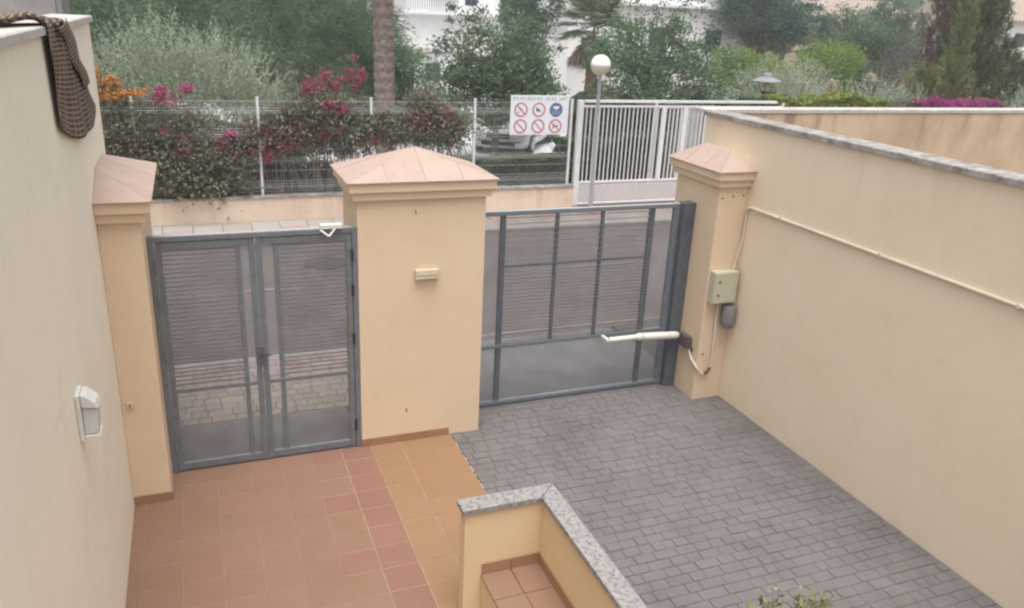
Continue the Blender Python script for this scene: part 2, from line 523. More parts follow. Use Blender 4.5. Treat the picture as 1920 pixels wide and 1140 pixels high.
# patio of terracotta tiles
patio = struct(MB().box(-2.0, .895, -9, .02, -.12, -.0025).build('patio', 'grout'))
TX = [-2.0, -1.905, -1.62, -1.335, -1.05, -.775, -.4925, -.2075, .0825, .37, .645, .893]
TY = [.018, -.225, -.4975] + [-.4975 - .2705 * k for k in range(1, 13)]
g = .0045
tcache = {}
for i in range(len(TX) - 1):
    for j in range(len(TY) - 1):
        gl_ = .006 if i in (7, 8, 9) else .0022          # the long joints by the driveway are wide and pale
        gr_ = .006 if i in (6, 7, 8) else .0022
        gy = .004 if i in (6, 7, 8) else .002
        x0, x1, y1, y0 = TX[i] + gl_, TX[i + 1] - gr_, TY[j] - gy, TY[j + 1] + gy
        if x1 < -1.68 and y0 > -.38: continue
        if y0 < -2.42 and x0 > .2: continue
        w, d = round(x1 - x0, 4), round(y1 - y0, 4)
        mname = 'tile_orange' if x0 > .08 else ('tile_red' if (x0 > -.22 or (x0 > -.5 and j % 3 == 0)) else 'tile_dusty')
        key = (w, d, mname)
        if key not in tcache:
            me = MB().cbox(-w / 2, w / 2, -d / 2, d / 2, -.02, 0, .0015).mesh('tile'); me.materials.append(MATS[mname]); tcache[key] = me
        o = bpy.data.objects.new('tile', tcache[key]); COL.objects.link(o); o.parent = patio
        o.location = ((x0 + x1) / 2, (y0 + y1) / 2, random.uniform(-.0015, .0008))
        o.rotation_euler = (random.uniform(-.003, .003), random.uniform(-.003, .003), 0)

m = MB()
for k in range(34):                                  # broken pale mortar along the driveway edge
    y = -.05 - k * .07 + random.uniform(-.03, .03); w = random.uniform(.004, .014); h = random.uniform(.012, .04)
    m.prism([(.892, y - h, .0012), (.892 + w, y - h * .6, .0012), (.892 + w * .8, y + h * .5, .0012), (.892, y + h, .0012)], (0, 0, .003))
stuff(m.build('edge_mortar', 'coping_pale', patio))

def project(x, y, z):
    v = Vector((x, y, z)) - CAM; zz = v.dot(fw)
    return 960 + FPX * v.dot(r2) / zz, 570 - FPX * v.dot(u2) / zz

def lay_pavers(parent, mat, cells, n_parts, z=0.0, thick=.05, chamfer=.0035, area_key=None):
    """cells: (x0,x1,y0,y1); the n_parts that show largest become parts, the others one joined mass"""
    cells = sorted(cells, key=area_key, reverse=True)
    cache = {}
    for c in cells[:n_parts]:
        w, d = round(c[1] - c[0], 3), round(c[3] - c[2], 3)
        if (w, d) not in cache:
            me = MB().cbox(-w / 2, w / 2, -d / 2, d / 2, -thick, 0, chamfer).mesh('paver'); me.materials.append(MATS[mat]); cache[(w, d)] = me
        o = bpy.data.objects.new('paver', cache[(w, d)]); COL.objects.link(o); o.parent = parent
        o.location = ((c[0] + c[1]) / 2, (c[2] + c[3]) / 2, z + random.uniform(-.004, .001))
        o.rotation_euler = (random.uniform(-.012, .012), random.uniform(-.010, .010), random.uniform(-.01, .01))
    rest = cells[n_parts:]
    if rest:
        m = MB(); tone = []
        for c in rest:
            k = len(m.f); dz = z + random.uniform(-.004, .001)
            m.cbox(c[0], c[1], c[2], c[3], dz - thick, dz, chamfer); tone += [random.random()] * (len(m.f) - k)
        o = m.build('paver', mat, parent)
        set_tone(o.data, tone); stuff(o)

# driveway of small blocks
drive = struct(MB().box(.905, 4.12, -9, .42, -.13, -.009).build('driveway', 'sand_joint'))
cells = []
y = .40
ws = [.10, .125, .145, .16, .18, .205, .235]
while y > -5.2:
    x = .908 + random.uniform(-.06, 0)
    d = .104
    while x < 4.11:
        w = random.choice(ws)
        x1 = x + w
        a, b = max(x, .908), min(x1, 4.116)
        if 4.116 - b < .05: b = 4.116
        if b - a > .05: cells.append((round(a + .002, 3), round(b - .002, 3), y - d + .0026, y - .0026))
        x = x1 if b < 4.116 else 5
    y -= d
def paver_seen(c):
    px, py = project((c[0] + c[1]) / 2, (c[2] + c[3]) / 2, 0)
    vis = -20 < px < 1940 and py < 1160
    if c[0] < .95 + .62 * max(0, (-c[3] - .9) / 1.2) * .9 and c[3] < -.95: vis = False   # behind the low wall
    return ((c[1] - c[0]) / (1 + .12 * (c[3] + 5))) if vis else -abs(c[3])
lay_pavers(drive, 'paver_drive', cells, 300, area_key=paver_seen)

# apron outside the car gate and threshold of the small gate
struct(MB().add([(.98, .42, -.002), (3.95, .42, -.002), (3.95, 1.9, -.004), (.98, 1.9, -.004), (.98, 2.42, -.088), (3.95, 2.42, -.088),
                 (.98, .42, -.13), (3.95, .42, -.13), (3.95, 2.42, -.13), (.98, 2.42, -.13)],
                [(0, 1, 2, 3), (3, 2, 5, 4), (0, 6, 7, 1), (4, 5, 8, 9)]).build('driveway_apron', 'concrete'))
struct(MB().box(-1.70, 0.0, .02, .88, -.12, .002).build('threshold_pavement', 'concrete'))
# near pavement, pavers
pave = struct(MB().box(-9, .975, .882, 2.30, -.13, -.012).build('pavement', 'joint_pale'))
cells = []
y = 2.295; row = 0
while y > .90:
    d = .125 if row % 2 else .155
    x = -9 + random.uniform(0, .1)
    while x < .97:
        w = random.choice([.12, .16, .2, .24]); x1 = min(x + w, .972)
        if x1 - x > .05: cells.append((round(x + .004, 3), round(x1 - .004, 3), max(y - d, .885) + .004, y - .004))
        x = x + w
    y -= d; row += 1
near_gate = lambda c: 10 - abs(c[0] + .85) if -1.95 < c[0] < .35 else -abs(c[0])
lay_pavers(pave, 'paver_walk', [c for c in cells if c[3] < 1.68], 90, area_key=near_gate)
lay_pavers(pave, 'paver_pink', [c for c in cells if c[3] >= 1.68], 80, area_key=near_gate)
pave2 = struct(MB().box(3.955, 14, .95, 2.30, -.13, -.012).build('pavement', 'joint_pale'))
# kerb stones and road
kerb = struct(MB().box(-9, .975, 2.302, 2.45, -.13, -.03).build('kerb', 'joint_pale'))
ks = MB().cbox(-.495, .495, 2.306, 2.448, -.12, .002, .012).mesh('kerb_stone'); ks.materials.append(MATS['kerb_stone'])
for k in range(10):
    o = bpy.data.objects.new('kerb_stone', ks); COL.objects.link(o); o.parent = kerb; o.location = (-8.5 + k * 1.0 + (-.024 if k == 9 else 0), 0, random.uniform(-.003, .002))
struct(MB().add([(-60, 2.40, -.10), (60, 2.40, -.10), (60, 7.6, -.10), (-60, 7.6, -.10)], [(0, 1, 2, 3)]).build('road', 'asphalt'))
dash = MB()
for x in (-9.5, -5.9, -2.2, 1.45 + .0, 4.35, 8.1, 11.8):
    w = 2.3 if x == -2.2 else 1.5
    if x == 1.45: continue
    dash.box(x, x + w, 5.12, 5.22, -.0985, -.094)
struct(dash.build('road_markings', 'line_paint'))
struct(MB().box(-60, 60, 2.56, 2.64, -.0985, -.094).build('road_edge_line', 'line_paint'))
mc = thing('manhole_cover', (.6, 6.3, -.10), 'round dark iron manhole cover in the road behind the small gate', 'manhole cover')
MB().lathe(.6, 6.3, [(.36, -.099), (.36, -.090), (.33, -.088)], 28).build('rim', 'iron_cover', mc)
MB().lathe(.6, 6.3, [(.31, -.099), (.31, -.084), (.30, -.082)], 28).build('lid', 'iron_cover', mc)
# far pavement
fpave = struct(MB().box(-60, 60, 7.60, 8.96, -.13, -.008).build('pavement', 'joint_pale'))
fk = MB().cbox(-.495, .495, 7.50, 7.628, -.13, .004, .012).mesh('kerb_stone'); fk.materials.append(MATS['kerb_stone'])
for k in range(16):
    o = bpy.data.objects.new('kerb_stone', fk); COL.objects.link(o); o.parent = fpave; o.location = (-4.5 + k, 0, 0)
sc_ = {}
for i in range(30):
    for j in range(3):
        x0 = -3.0 + i * .52; y0 = 7.632 + j * .442
        pink = (j == 1 and i % 2 == 0)
        mname = 'slab_pink' if pink else 'slab_pale'
        if mname not in sc_:
            me = MB().cbox(.006, .514, .005, .437, -.03, 0, .004).mesh('slab'); me.materials.append(MATS[mname]); sc_[mname] = me
        o = bpy.data.objects.new('slab', sc_[mname]); COL.objects.link(o); o.parent = fpave; o.location = (x0, y0, random.uniform(-.002, .001))
# pale concrete yard behind the street fence
struct(MB().add([(-1.2, 12.2, -.02), (10.6, 12.2, -.02), (13, 29, -.02), (-2, 29, -.02)], [(0, 1, 2, 3)]).build('yard_pavement', 'concrete_pale'))

# ------------------------------------------------------------------ WALLS AND PILLARS
def coping_run(parent, x0, x1, y0, y1, z0, z1, n, axis, mat):
    """a wall coping in stones with thin joints"""
    for k in range(n):
        if axis == 'y':
            a = y0 + (y1 - y0) * k / n; b = y0 + (y1 - y0) * (k + 1) / n
            MB().cbox(x0 + random.uniform(-.003, .003), x1, a + .003, b - .003, z0, z1 + random.uniform(-.003, .003), .008).build('coping_stone', mat, parent)
        else:
            a = x0 + (x1 - x0) * k / n; b = x0 + (x1 - x0) * (k + 1) / n
            MB().cbox(a + .003, b - .003, y0 + random.uniform(-.003, .003), y1, z0, z1 + random.uniform(-.003, .003), .008).build('coping_stone', mat, parent)

lw = thing('boundary_wall', (-2.12, -3, 0), 'tall pale cream wall beside the tiled patio, checked cloth hanging from it', 'wall')
MB().box(-2.25, -2.0, -9, .90, -.1, 3.815).build('wall_body', 'stucco_left', lw)
coping_run(lw, -2.275, -1.972, -9, .925, 3.815, 3.862, 8, 'y', 'coping_pale')
rw = thing('boundary_wall', (4.22, -3, 0), 'long cream wall beside the block driveway with weathered grey coping', 'wall')
MB().box(4.118, 4.32, -9, .90, -.1, 3.055).build('wall_body', 'stucco_right', rw)
coping_run(rw, 4.088, 4.345, -9, .905, 3.055, 3.105, 10, 'y', 'coping_stone')
nw = thing('neighbour_wall', (9, 1.0, 0), 'stained tan wall of the neighbouring plot behind the driveway wall', 'wall')
MB().box(4.33, 24, .92, 1.10, -.1, 3.065).build('wall_body', 'stucco_neighbour', nw)
coping_run(nw, 4.10, 24, .91, 1.13, 3.07, 3.118, 16, 'x', 'coping_pale')

def cap_tiles(parent, slopes, base_pts, base_faces):
    MB().add(base_pts, base_faces).build('cap_core', 'cap_mortar', parent)
    for poly, strip in slopes:
        p = [Vector(q) for q in poly]
        eave = (p[1] - p[0]); Lg = eave.length; eave.normalize()
        nrm = (p[1] - p[0]).cross(p[2] - p[0]).normalized()
        if nrm.z < 0: nrm = -nrm
        n = max(1, round(Lg / strip))
        c0 = eave.dot(p[0])
        for k in range(n):
            q = clip_poly(p, eave, c0 + Lg * k / n + .003, False)
            q = clip_poly(q, eave, c0 + Lg * (k + 1) / n - .003, True) if len(q) > 2 else q
            if len(q) < 3: continue
            MB().prism([v + nrm * .001 for v in q], nrm * (.004 + random.uniform(-.001, .001))).build('cap_tile', 'cap_tile', parent)

def pillar(label, x0, x1, y0, y1, hx0, hx1, apex0, apex1, ground, cat='pillar', left_open=True, right_open=True, rear=True):
    """shaft, two cornice bands and a hipped tile cap; apex0/apex1: ends of the ridge"""
    t = thing('gate_pillar', ((x0 + x1) / 2, (y0 + y1) / 2, 0), label, cat)
    MB().box(x0, x1, y0, y1, -.1, 2.44).build('shaft', 'stucco_pillar', t, bevel=.008)
    def band(p, za, zb, nm):
        a = x0 - (p if left_open else 0); b = x1 + (p if right_open else 0)
        MB().box(a, b, y0 - p, y1 + p, za, zb).build(nm, 'stucco_pillar', t, bevel=.006)
    band(.042, 2.44, 2.515, 'cornice_band'); band(.074, 2.515, 2.60, 'cornice_band')
    p = .095
    a = x0 - (p if left_open else 0); b = x1 + (p if right_open else 0); c, d = y0 - p, y1 + p
    z = 2.604
    A0, A1 = Vector(apex0), Vector(apex1)
    P = [Vector((a, c, z)), Vector((b, c, z)), Vector((b, d, z)), Vector((a, d, z)), A0, A1]
    lo = [q - Vector((0, 0, .004)) for q in P]
    faces = [(0, 1, 4), (1, 2, 5, 4), (2, 3, 5), (3, 0, 4, 5), (0, 3, 2, 1)]
    slopes = [([P[0], P[1], P[4]], .31)]
    if right_open: slopes.append(([P[1], P[2], P[5], P[4]], .33))
    slopes.append(([P[2], P[3], P[5]], .31))
    if left_open: slopes.append(([P[3], P[0], P[4], P[5]], .33))
    cap_tiles(t, slopes, lo, faces)
    return t

pl = pillar('narrow cream pillar between the pale wall and the small gate', -2.0, -1.705, -.41, .98, 0, 0, (-1.999, -.03, 2.775), (-1.999, .60, 2.775), 0, left_open=False)
pc = pillar('wide cream pillar with pyramid tile cap between the two grey gates', 0.0, 1.2, 0.0, .72, 0, 0, (.585, .35, 2.835), (.615, .37, 2.835), 0)
pr_ = pillar('cream pillar carrying the control box where gate meets driveway wall', 3.757, 4.118, -.02, .80, 0, 0, (3.925, .10, 2.80), (3.925, .56, 2.80), 0, right_open=False)
# skirting tiles
for a, b in ((.003, .082), (.087, .367), (.373, .642), (.648, .875)):
    MB().box(a, b, -.014, -.001, .001, .078).build('skirting_tile', 'skirt_tile', pc)
MB().box(-1.998, -1.69, -.424, -.411, .001, .08).build('skirting_tile', 'skirt_tile', pl)
for x, z in ((.525, 2.315), (.44, .335)):
    MB().tube([(x, -.004, z + .02), (x + .008, -.004, z - .02)], .004, 6).build('crack', 'rust', pc)
for x, z in ((3.80, 2.32), (3.93, 2.335), (4.06, 2.34), (3.82, .55)):
    MB().tube([(x, -.026, z), (x, -.0205, z)], .010, 8).build('anchor_hole', 'rust', pr_)

# small fittings on the pillars and walls
ib = thing('doorbell_box', (.63, -.03, 1.73), 'small cream plastic box fixed on the wide pillar', 'box')
MB().box(.520, .742, -.048, -.0005, 1.675, 1.775).build('housing', 'cream_plastic', ib, bevel=.008)
MB().box(.545, .715, -.056, -.049, 1.69, 1.712).build('louvre', 'cream_plastic', ib, bevel=.002)
MB().box(.545, .715, -.056, -.049, 1.722, 1.744).build('louvre', 'cream_plastic', ib, bevel=.002)
sb = thing('junction_plate', (-1.935, -.43, .93), 'tiny brown cover plate low on the narrow pillar', 'cover plate')
MB().box(-1.965, -1.905, -.425, -.4105, .90, .96).build('plate', 'cream_plastic', sb, bevel=.004)
MB().tube([(-1.935, -.432, .93), (-1.935, -.4255, .93)], .008, 8).build('screw', 'rust', sb)

cb = thing('control_box', (3.92, -.07, 1.36), 'beige gate control box on the pillar by the driveway wall', 'control box')
MB().box(3.775, 4.075, -.115, -.0205, 1.18, 1.535).build('housing', 'box_beige', cb, bevel=.006)
MB().box(3.782, 4.068, -.128, -.1155, 1.187, 1.528).build('lid', 'box_beige', cb, bevel=.006)
for z in (1.28, 1.43):
    MB().tube([(3.835, -.136, z), (3.835, -.1285, z)], .012, 10).build('screw', 'dark_metal', cb)
gs = thing('socket_cup', (4.03, -.08, 1.0), 'dark grey plastic housing hanging below the beige control box', 'socket')
MB().lathe(4.03, -.10, [(.05, .885), (.07, .905), (.077, .95), (.077, 1.12), (.072, 1.135)], 20).build('cup', 'grey_plastic', gs, smooth=True)
MB().box(3.985, 4.075, -.05, -.0205, .98, 1.12).build('bracket', 'grey_plastic', gs)

cw = thing('cable_conduit', (4.09, -2, 2.23), 'cream cable conduit running along the driveway wall to the pillar', 'conduit')
MB().tube([(4.103, -9, 2.242), (4.103, -3.2, 2.240), (4.103, -.14, 2.228), (4.103, -.085, 2.218), (4.100, -.06, 2.18)], .016, 8).build('pipe', 'conduit_cream', cw, smooth=True)
MB().tube([(4.103, -.06, 2.18), (4.10, -.06, 1.9), (4.04, -.055, 1.545)], .011, 8).build('drop_pipe', 'conduit_cream', cw, smooth=True)
for y in (-.6, -1.9, -3.2, -4.5):
    MB().box(4.084, 4.1175, y - .012, y + .012, 2.222, 2.258).build('clip', 'conduit_cream', cw)

# left wall lamp
wl = thing('wall_lamp', (-1.96, -2.32, 1.84), 'white plastic bulkhead lamp on the pale wall', 'wall lamp')
MB().prism([(-1.999, -2.40, 1.70), (-1.975, -2.40, 1.70), (-1.975, -2.40, 1.98), (-1.999, -2.40, 1.98)], (0, .15, 0)).build('back_plate', 'white_plastic', wl, bevel=.006)
MB().prism([(-1.974, -2.39, 1.90), (-1.885, -2.39, 1.885), (-1.90, -2.39, 1.925), (-1.945, -2.39, 1.972), (-1.974, -2.39, 1.978)], (0, .13, 0)).build('hood', 'white_plastic', wl, bevel=.008)
MB().prism([(-1.974, -2.378, 1.73), (-1.905, -2.378, 1.73), (-1.896, -2.378, 1.884), (-1.974, -2.378, 1.896)], (0, .106, 0))  .build('diffuser', 'lamp_diffuser', wl, bevel=.006)
MB().box(-1.974, -1.896, -2.388, -2.262, 1.708, 1.727).build('base_rim', 'white_plastic', wl, bevel=.004)
MB().lathe(-1.94, -2.325, [(.02, 1.732), (.025, 1.75), (.025, 1.79)], 12).build('lamp_holder', 'grey_plastic', wl)

# ------------------------------------------------------------------ SMALL GATE
def bar(x0, x1, y0, y1, z0, z1, name, mat, parent, bev=.003):
    return MB().box(x0, x1, y0, y1, z0, z1).build(name, mat, parent, bevel=bev)
pg = thing('pedestrian_gate', (-.85, .04, 0), 'grey double-leaf metal gate between narrow and wide pillars', 'gate')
fr = MB()
fr.box(-1.703, -1.655, .0, .06, 0.0, 2.20); fr.box(-.048, -.001, .0, .06, 0.0, 2.20); fr.box(-1.654, -.049, .0, .06, 2.155, 2.198)
fr.build('frame', 'gate_paint', pg, bevel=.003)
bar(-1.654, -.049, .004, .056, 2.1985, 2.2035, 'top_edge', 'gate_top_pale', pg, 0)
def leaf(x0, x1, xv, name, rods_from, rods_to):
    b = MB()
    b.box(x0, x0 + .05, .008, .05, .015, 2.15); b.box(x1 - .05, x1, .008, .05, .015, 2.15)
    b.box(x0 + .051, x1 - .051, .008, .05, .02, .085); b.box(x0 + .051, x1 - .051, .008, .05, 2.09, 2.15)
    lf = b.build(name, 'gate_paint', pg, bevel=.003)
    bar(xv - .02, xv + .02, .012, .048, .086, 2.089, 'upright', 'gate_paint', lf)
    bar(x0 + .051, x1 - .051, .002, .011, .785, .822, 'mid_rail', 'gate_paint', lf)
    for k in range(32):
        z = .858 + k * .0392
        MB().box(rods_from, rods_to, .016, .036, z - .0023, z + .0023).build('slat', 'rod_steel', lf)
    MB().box(x0 + .051, x1 - .051, .0385, .0395, .086, 2.089).build('wire_sheet', 'fine_wire_sheet', lf)
    return lf
l1 = leaf(-1.650, -.872, -1.01, 'gate_leaf', -1.599, -1.031)
l2 = leaf(-.866, -.052, -.70, 'gate_leaf', -.679, -.103)
for z in (.25, 1.15, 1.62, 1.95):
    MB().tube([(-.050, -.004, z - .055), (-.050, -.004, z + .055)], .012, 8).build('hinge', 'dark_metal', pg)
    MB().tube([(-1.652, -.004, z - .055), (-1.652, -.004, z + .055)], .012, 8).build('hinge', 'gate_paint', pg)
MB().box(-.905, -.845, -.012, .007, .98, 1.16).build('lock_plate', 'gate_paint_dark', pg, bevel=.003)
MB().tube([(-.875, -.013, 1.09), (-.875, -.05, 1.09), (-.80, -.055, 1.09)], .008, 8).build('handle', 'dark_metal', pg)
dc = thing('door_closer', (-.23, -.02, 2.19), 'white spring door closer on top of the small gate', 'door closer')
MB().box(-.325, -.135, -.035, .028, 2.204, 2.245).build('body', 'white_plastic', dc, bevel=.006)
MB().tube([(-.20, -.03, 2.204), (-.262, -.10, 2.16)], .008, 6).build('arm', 'white_plastic', dc)
MB().tube([(-.262, -.10, 2.16), (-.325, -.03, 2.200)], .008, 6).build('arm', 'white_plastic', dc)

# ------------------------------------------------------------------ CAR GATE
cg = thing('driveway_gate', (2.5, .456, 0), 'wide grey metal gate across the driveway entrance', 'gate')
Y0, Y1 = .43, .482
b = MB(); b.box(1.206, 3.604, Y0, Y1, 2.125, 2.165); b.box(1.206, 3.604, Y0, Y1, .02, .06); b.box(1.206, 1.25, Y0, Y1, .061, 2.124); b.box(3.535, 3.604, Y0, Y1, .061, 2.124)
b.build('frame', 'gate_paint', cg, bevel=.003)
bar(1.206, 3.604, Y0 + .003, Y1 - .003, 2.1655, 2.172, 'top_edge', 'gate_top_pale', cg, 0)
for x, w, z0, z1 in ((1.553, .058, .061, 2.124), (2.152, .036, .722, 2.124), (2.675, .036, .722, 2.124), (3.27, .066, .722, 2.124), (3.28, .056, .061, .678)):
    bar(x - w / 2, x + w / 2, .445, .478, z0, z1, 'upright', 'gate_paint_dark', cg)
bar(1.583, 3.236, .436, .444, 1.575, 1.602, 'mid_rail', 'gate_paint_dark', cg)
bar(1.251, 3.534, Y0 + .002, Y1 - .006, .68, .72, 'lower_rail', 'gate_paint', cg)
for z in [.760 + k * .0405 for k in range(20)] + [1.655 + k * .0635 for k in range(8)]:
    MB().tube([(1.582, .440, z), (3.262, .440, z)], .0048, 6).build('rod', 'rod_steel', cg, smooth=True)
MB().box(1.251, 3.534, .4795, .4805, .061, 2.124).build('wire_sheet', 'fine_wire_sheet', cg)
gp = MB().box(3.608, 3.754, .36, .49, 0, 2.185).build('hinge_post', 'gate_paint_dark', cg, bevel=.006)
MB().box(3.605, 3.65, .345, .359, 2.02, 2.12).build('hinge', 'gate_paint_dark', gp, bevel=.003)
MB().box(3.605, 3.65, .345, .359, .12, .22).build('hinge', 'gate_paint_dark', gp, bevel=.003)
ac = thing('gate_actuator', (3.2, .30, .69), 'white hydraulic ram arm fixed low across the driveway gate', 'gate opener')
MB().tube([(2.80, .30, .700), (3.19, .30, .700)], .030, 14).build('ram', 'white_plastic', ac, smooth=True)
MB().tube([(3.14, .30, .700), (3.17, .30, .700), (3.64, .28, .680), (3.665, .28, .679)], [.034, .043, .043, .034], 14).build('cylinder', 'white_plastic', ac, smooth=True)
MB().tube([(3.195, .30, .700), (3.21, .30, .6995)], .046, 14).build('collar', 'lamp_grey', ac, smooth=True)
MB().box(3.666, 3.70, .26, .30, .65, .70).build('rear_bracket', 'rust', ac)
MB().box(3.70, 3.7565, .12, .30, .56, .70).build('mount_plate', 'iron_cover', ac)
MB().box(2.76, 2.799, .28, .429, .69, .71).build('front_bracket', 'white_plastic', ac)
hz = thing('cable_hose', (3.85, -.05, .5), 'looped cream cable hose below the control box on the pillar', 'hose')
MB().tube([(3.74, .14, .56), (3.735, .05, .46), (3.75, -.04, .40), (3.79, -.055, .345), (3.84, -.055, .318)], .013, 8).build('hose', 'conduit_cream', hz, smooth=True)
MB().tube([(3.84, -.055, .318), (3.89, -.05, .335), (3.925, -.045, .385)], .015, 8).build('bare_elbow', 'rust', hz, smooth=True)
MB().tube([(3.925, -.045, .385), (3.925, -.043, .7), (3.905, -.045, 1.179)], .012, 8).build('riser', 'conduit_cream', hz, smooth=True)
for k in range(5):
    MB().tube([(3.752, .20 - .02 * k, .66), (3.73, .13 - .015 * k, .62 - .02 * k), (3.742, .06 + .02 * k, .57), (3.752, .12, .52 + .02 * k)], .004, 5).build('loose_wire', 'rust', hz)

# ------------------------------------------------------------------ LOW WALL AND STEP
lp = thing('low_wall', (.55, -2.6, 0), 'low angled cream wall with speckled granite top beside the driveway', 'low wall')
MB().add([(.215, -2.438, -.05), (.885, -2.438, -.05), (.885, -4.8, -.05), (.785, -4.8, -.05), (.785, -2.535, -.05), (.215, -2.535, -.05),
          (.215, -2.438, .858), (.885, -2.438, .858), (.885, -4.8, .858), (.785, -4.8, .858), (.785, -2.535, .858), (.215, -2.535, .858)],
         [(0, 1, 2, 3, 4, 5), (6, 7, 8, 9, 10, 11), (0, 1, 7, 6), (1, 2, 8, 7), (2, 3, 9, 8), (3, 4, 10, 9), (4, 5, 11, 10), (5, 0, 6, 11)]).build('wall_body', 'stucco_planter', lp)
MB().prism([(.193, -2.413, .859), (.905, -2.413, .859), (.762, -2.557, .859), (.193, -2.557, .859)], (0, 0, .042)).build('coping_stone', 'granite', lp, bevel=.004)
MB().prism([(.908, -2.416, .859), (.908, -4.8, .859), (.765, -4.8, .859), (.765, -2.559, .859)], (0, 0, .042)).build('coping_stone', 'granite', lp, bevel=.004)
stp = struct(MB().box(.345, .784, -4.8, -2.537, -.05, .325).build('raised_step', 'stucco_planter'))
for i, (xa, xb) in enumerate(((.340, .56), (.565, .784))):
    for j in range(8):
        y1 = -2.539 - j * .275
        MB().cbox(xa, xb - .003, y1 - .271, y1 - .002, .3255, .342, .003).build('tile', 'tile_dusty', stp)
for j in range(2):
    a = .345 + j * .22
    MB().box(a + .002, a + .216, -2.548, -2.5365, .343, .43).build('skirting_tile', 'skirt_tile', stp)
for j in range(8):
    y1 = -2.55 - j * .275
    MB().box(.772, .7845, y1 - .272, y1 - .002, .343, .43).build('skirting_tile', 'skirt_tile', stp)

# ------------------------------------------------------------------ CHECKED CLOTH
def make_cloth():
    t = thing('checked_cloth', (-1.97, -1.0, 3.5), 'brown and cream checked cloth draped over the top of the pale wall', 'cloth')
    nu, nv = 46, 60
    top = 3.868
    # hanging outline (y, z) on the wall plane
    def left(v):  return (-1.70 + .06 * v, top - v * .56)
    def right(v): return (-.98 + 1.32 * v, top - v * .72)
    vs, uvs, fs = [], [], []
    for j in range(nv + 1):
        v = j / nv
        for i in range(nu + 1):
            u = i / nu
            if v < .30:                                   # lies on the coping, back to front
                s_ = v / .30
                
                y = (-2.75 + 1.05 * s_) * (1 - u) + (-1.55 + .57 * s_) * u
                x = -2.23 + .275 * s_
                z = top + .024 + .014 * math.sin(u * 17 + s_ * 2) + .012 * math.sin(s_ * 9 + u * 5) + .012 * math.sin(math.pi * s_)
                z -= .03 * max(0, s_ - .8) / .2
            else:
                h = (v - .30) / .70
                ly, lz = left(h); ry, rz = right(h)
                y = ly * (1 - u) + ry * u
                z = lz * (1 - u) + rz * u - .12 * h ** 3 * math.sin(math.pi * u) ** .8 + .06 * h ** 4 * max(0, u - .85) / .15
                fold = .010 * math.sin(u * 15 + h * 1.5) + .006 * math.sin(u * 31 - h * 3)
                x = -1.962 + fold * (1 - .4 * h) + .010 * math.sin(math.pi * min(1, h * 1.3)) - .010 * h
                x = max(x, -1.992 if z < 3.81 else -1.968)
            vs.append((x, y, z)); uvs.append((u * 1.25 + v * .3, v * 1.5))
    for j in range(nv):
        for i in range(nu):
            a = j * (nu + 1) + i
            fs.append((a, a + 1, a + nu + 2, a + nu + 1))
    o0 = Vector((-1.97, -1.0, 3.5))
    me = bpy.data.meshes.new('cloth_sheet')
    me.from_pydata([tuple(Vector(q) - o0) for q in vs], [], fs)
    ul = me.uv_layers.new(name='weave')
    for lp_ in me.loops: ul.data[lp_.index].uv = uvs[lp_.vertex_index]
    for p in me.polygons: p.use_smooth = True
    me.materials.append(MATS['checked_cloth'])
    o = bpy.data.objects.new('cloth_sheet', me); COL.objects.link(o); o.parent = t
    so = o.modifiers.new('solid', 'SOLIDIFY'); so.thickness = .006; so.offset = 1
    # a doubled-back flap over the right-hand edge
    m = MB(); nu, nv = 10, 30
    uvs = []
    for j in range(nv + 1):
        v = j / nv
        for i in range(nu + 1):
            u = i / nu
            ry, rz = right(v * .60)
            y = ry - .05 - (1 - u) * (.42 * (1 - .45 * v)) + .03 * math.sin(v * 9)
            z = rz + .02 - .05 * (1 - u)
            x = -1.938 + .010 * math.sin(u * 3.0) + .006 * math.sin(v * 11 + u * 4) - .008 * v
            m.v.append((x, y, z)); uvs.append((u * .5 + .3, v * .9 + .1))
    for j in range(nv):
        for i in range(nu):
            a = j * (nu + 1) + i; m.f.append((a, a + 1, a + nu + 2, a + nu + 1))
    f = m.build('folded_flap', 'checked_cloth', t, smooth=True)
    ul = f.data.uv_layers.new(name='weave')
    for lp_ in f.data.loops: ul.data[lp_.index].uv = uvs[lp_.vertex_index]
    so = f.modifiers.new('solid', 'SOLIDIFY'); so.thickness = .006
make_cloth()

# grey glazed cupboard on the neighbouring terrace, just showing above the pale wall
struct(MB().box(-6.5, -2.28, -4, 3.2, -.1, 3.62).build('terrace', 'stucco_left'))
gc = thing('grey_cupboard', (-2.9, 2.2, 3.62), 'dark grey panelled cupboard with pale dividers above the pale wall', 'cupboard')
MB().box(-4.6, -2.31, 2.0, 2.6, 3.621, 4.35).build('carcass', 'neigh_grey', gc, bevel=.01)
for xa, xb in ((-4.55, -3.75), (-3.70, -2.98), (-2.93, -2.36)):
    MB().box(xa, xb, 1.98, 1.999, 3.66, 4.30).build('door', 'neigh_grey', gc, bevel=.006)
for xa in (-3.735, -2.965):
    MB().box(xa, xa + .02, 1.97, 1.999, 3.64, 4.32).build('divider', 'lamp_grey', gc)

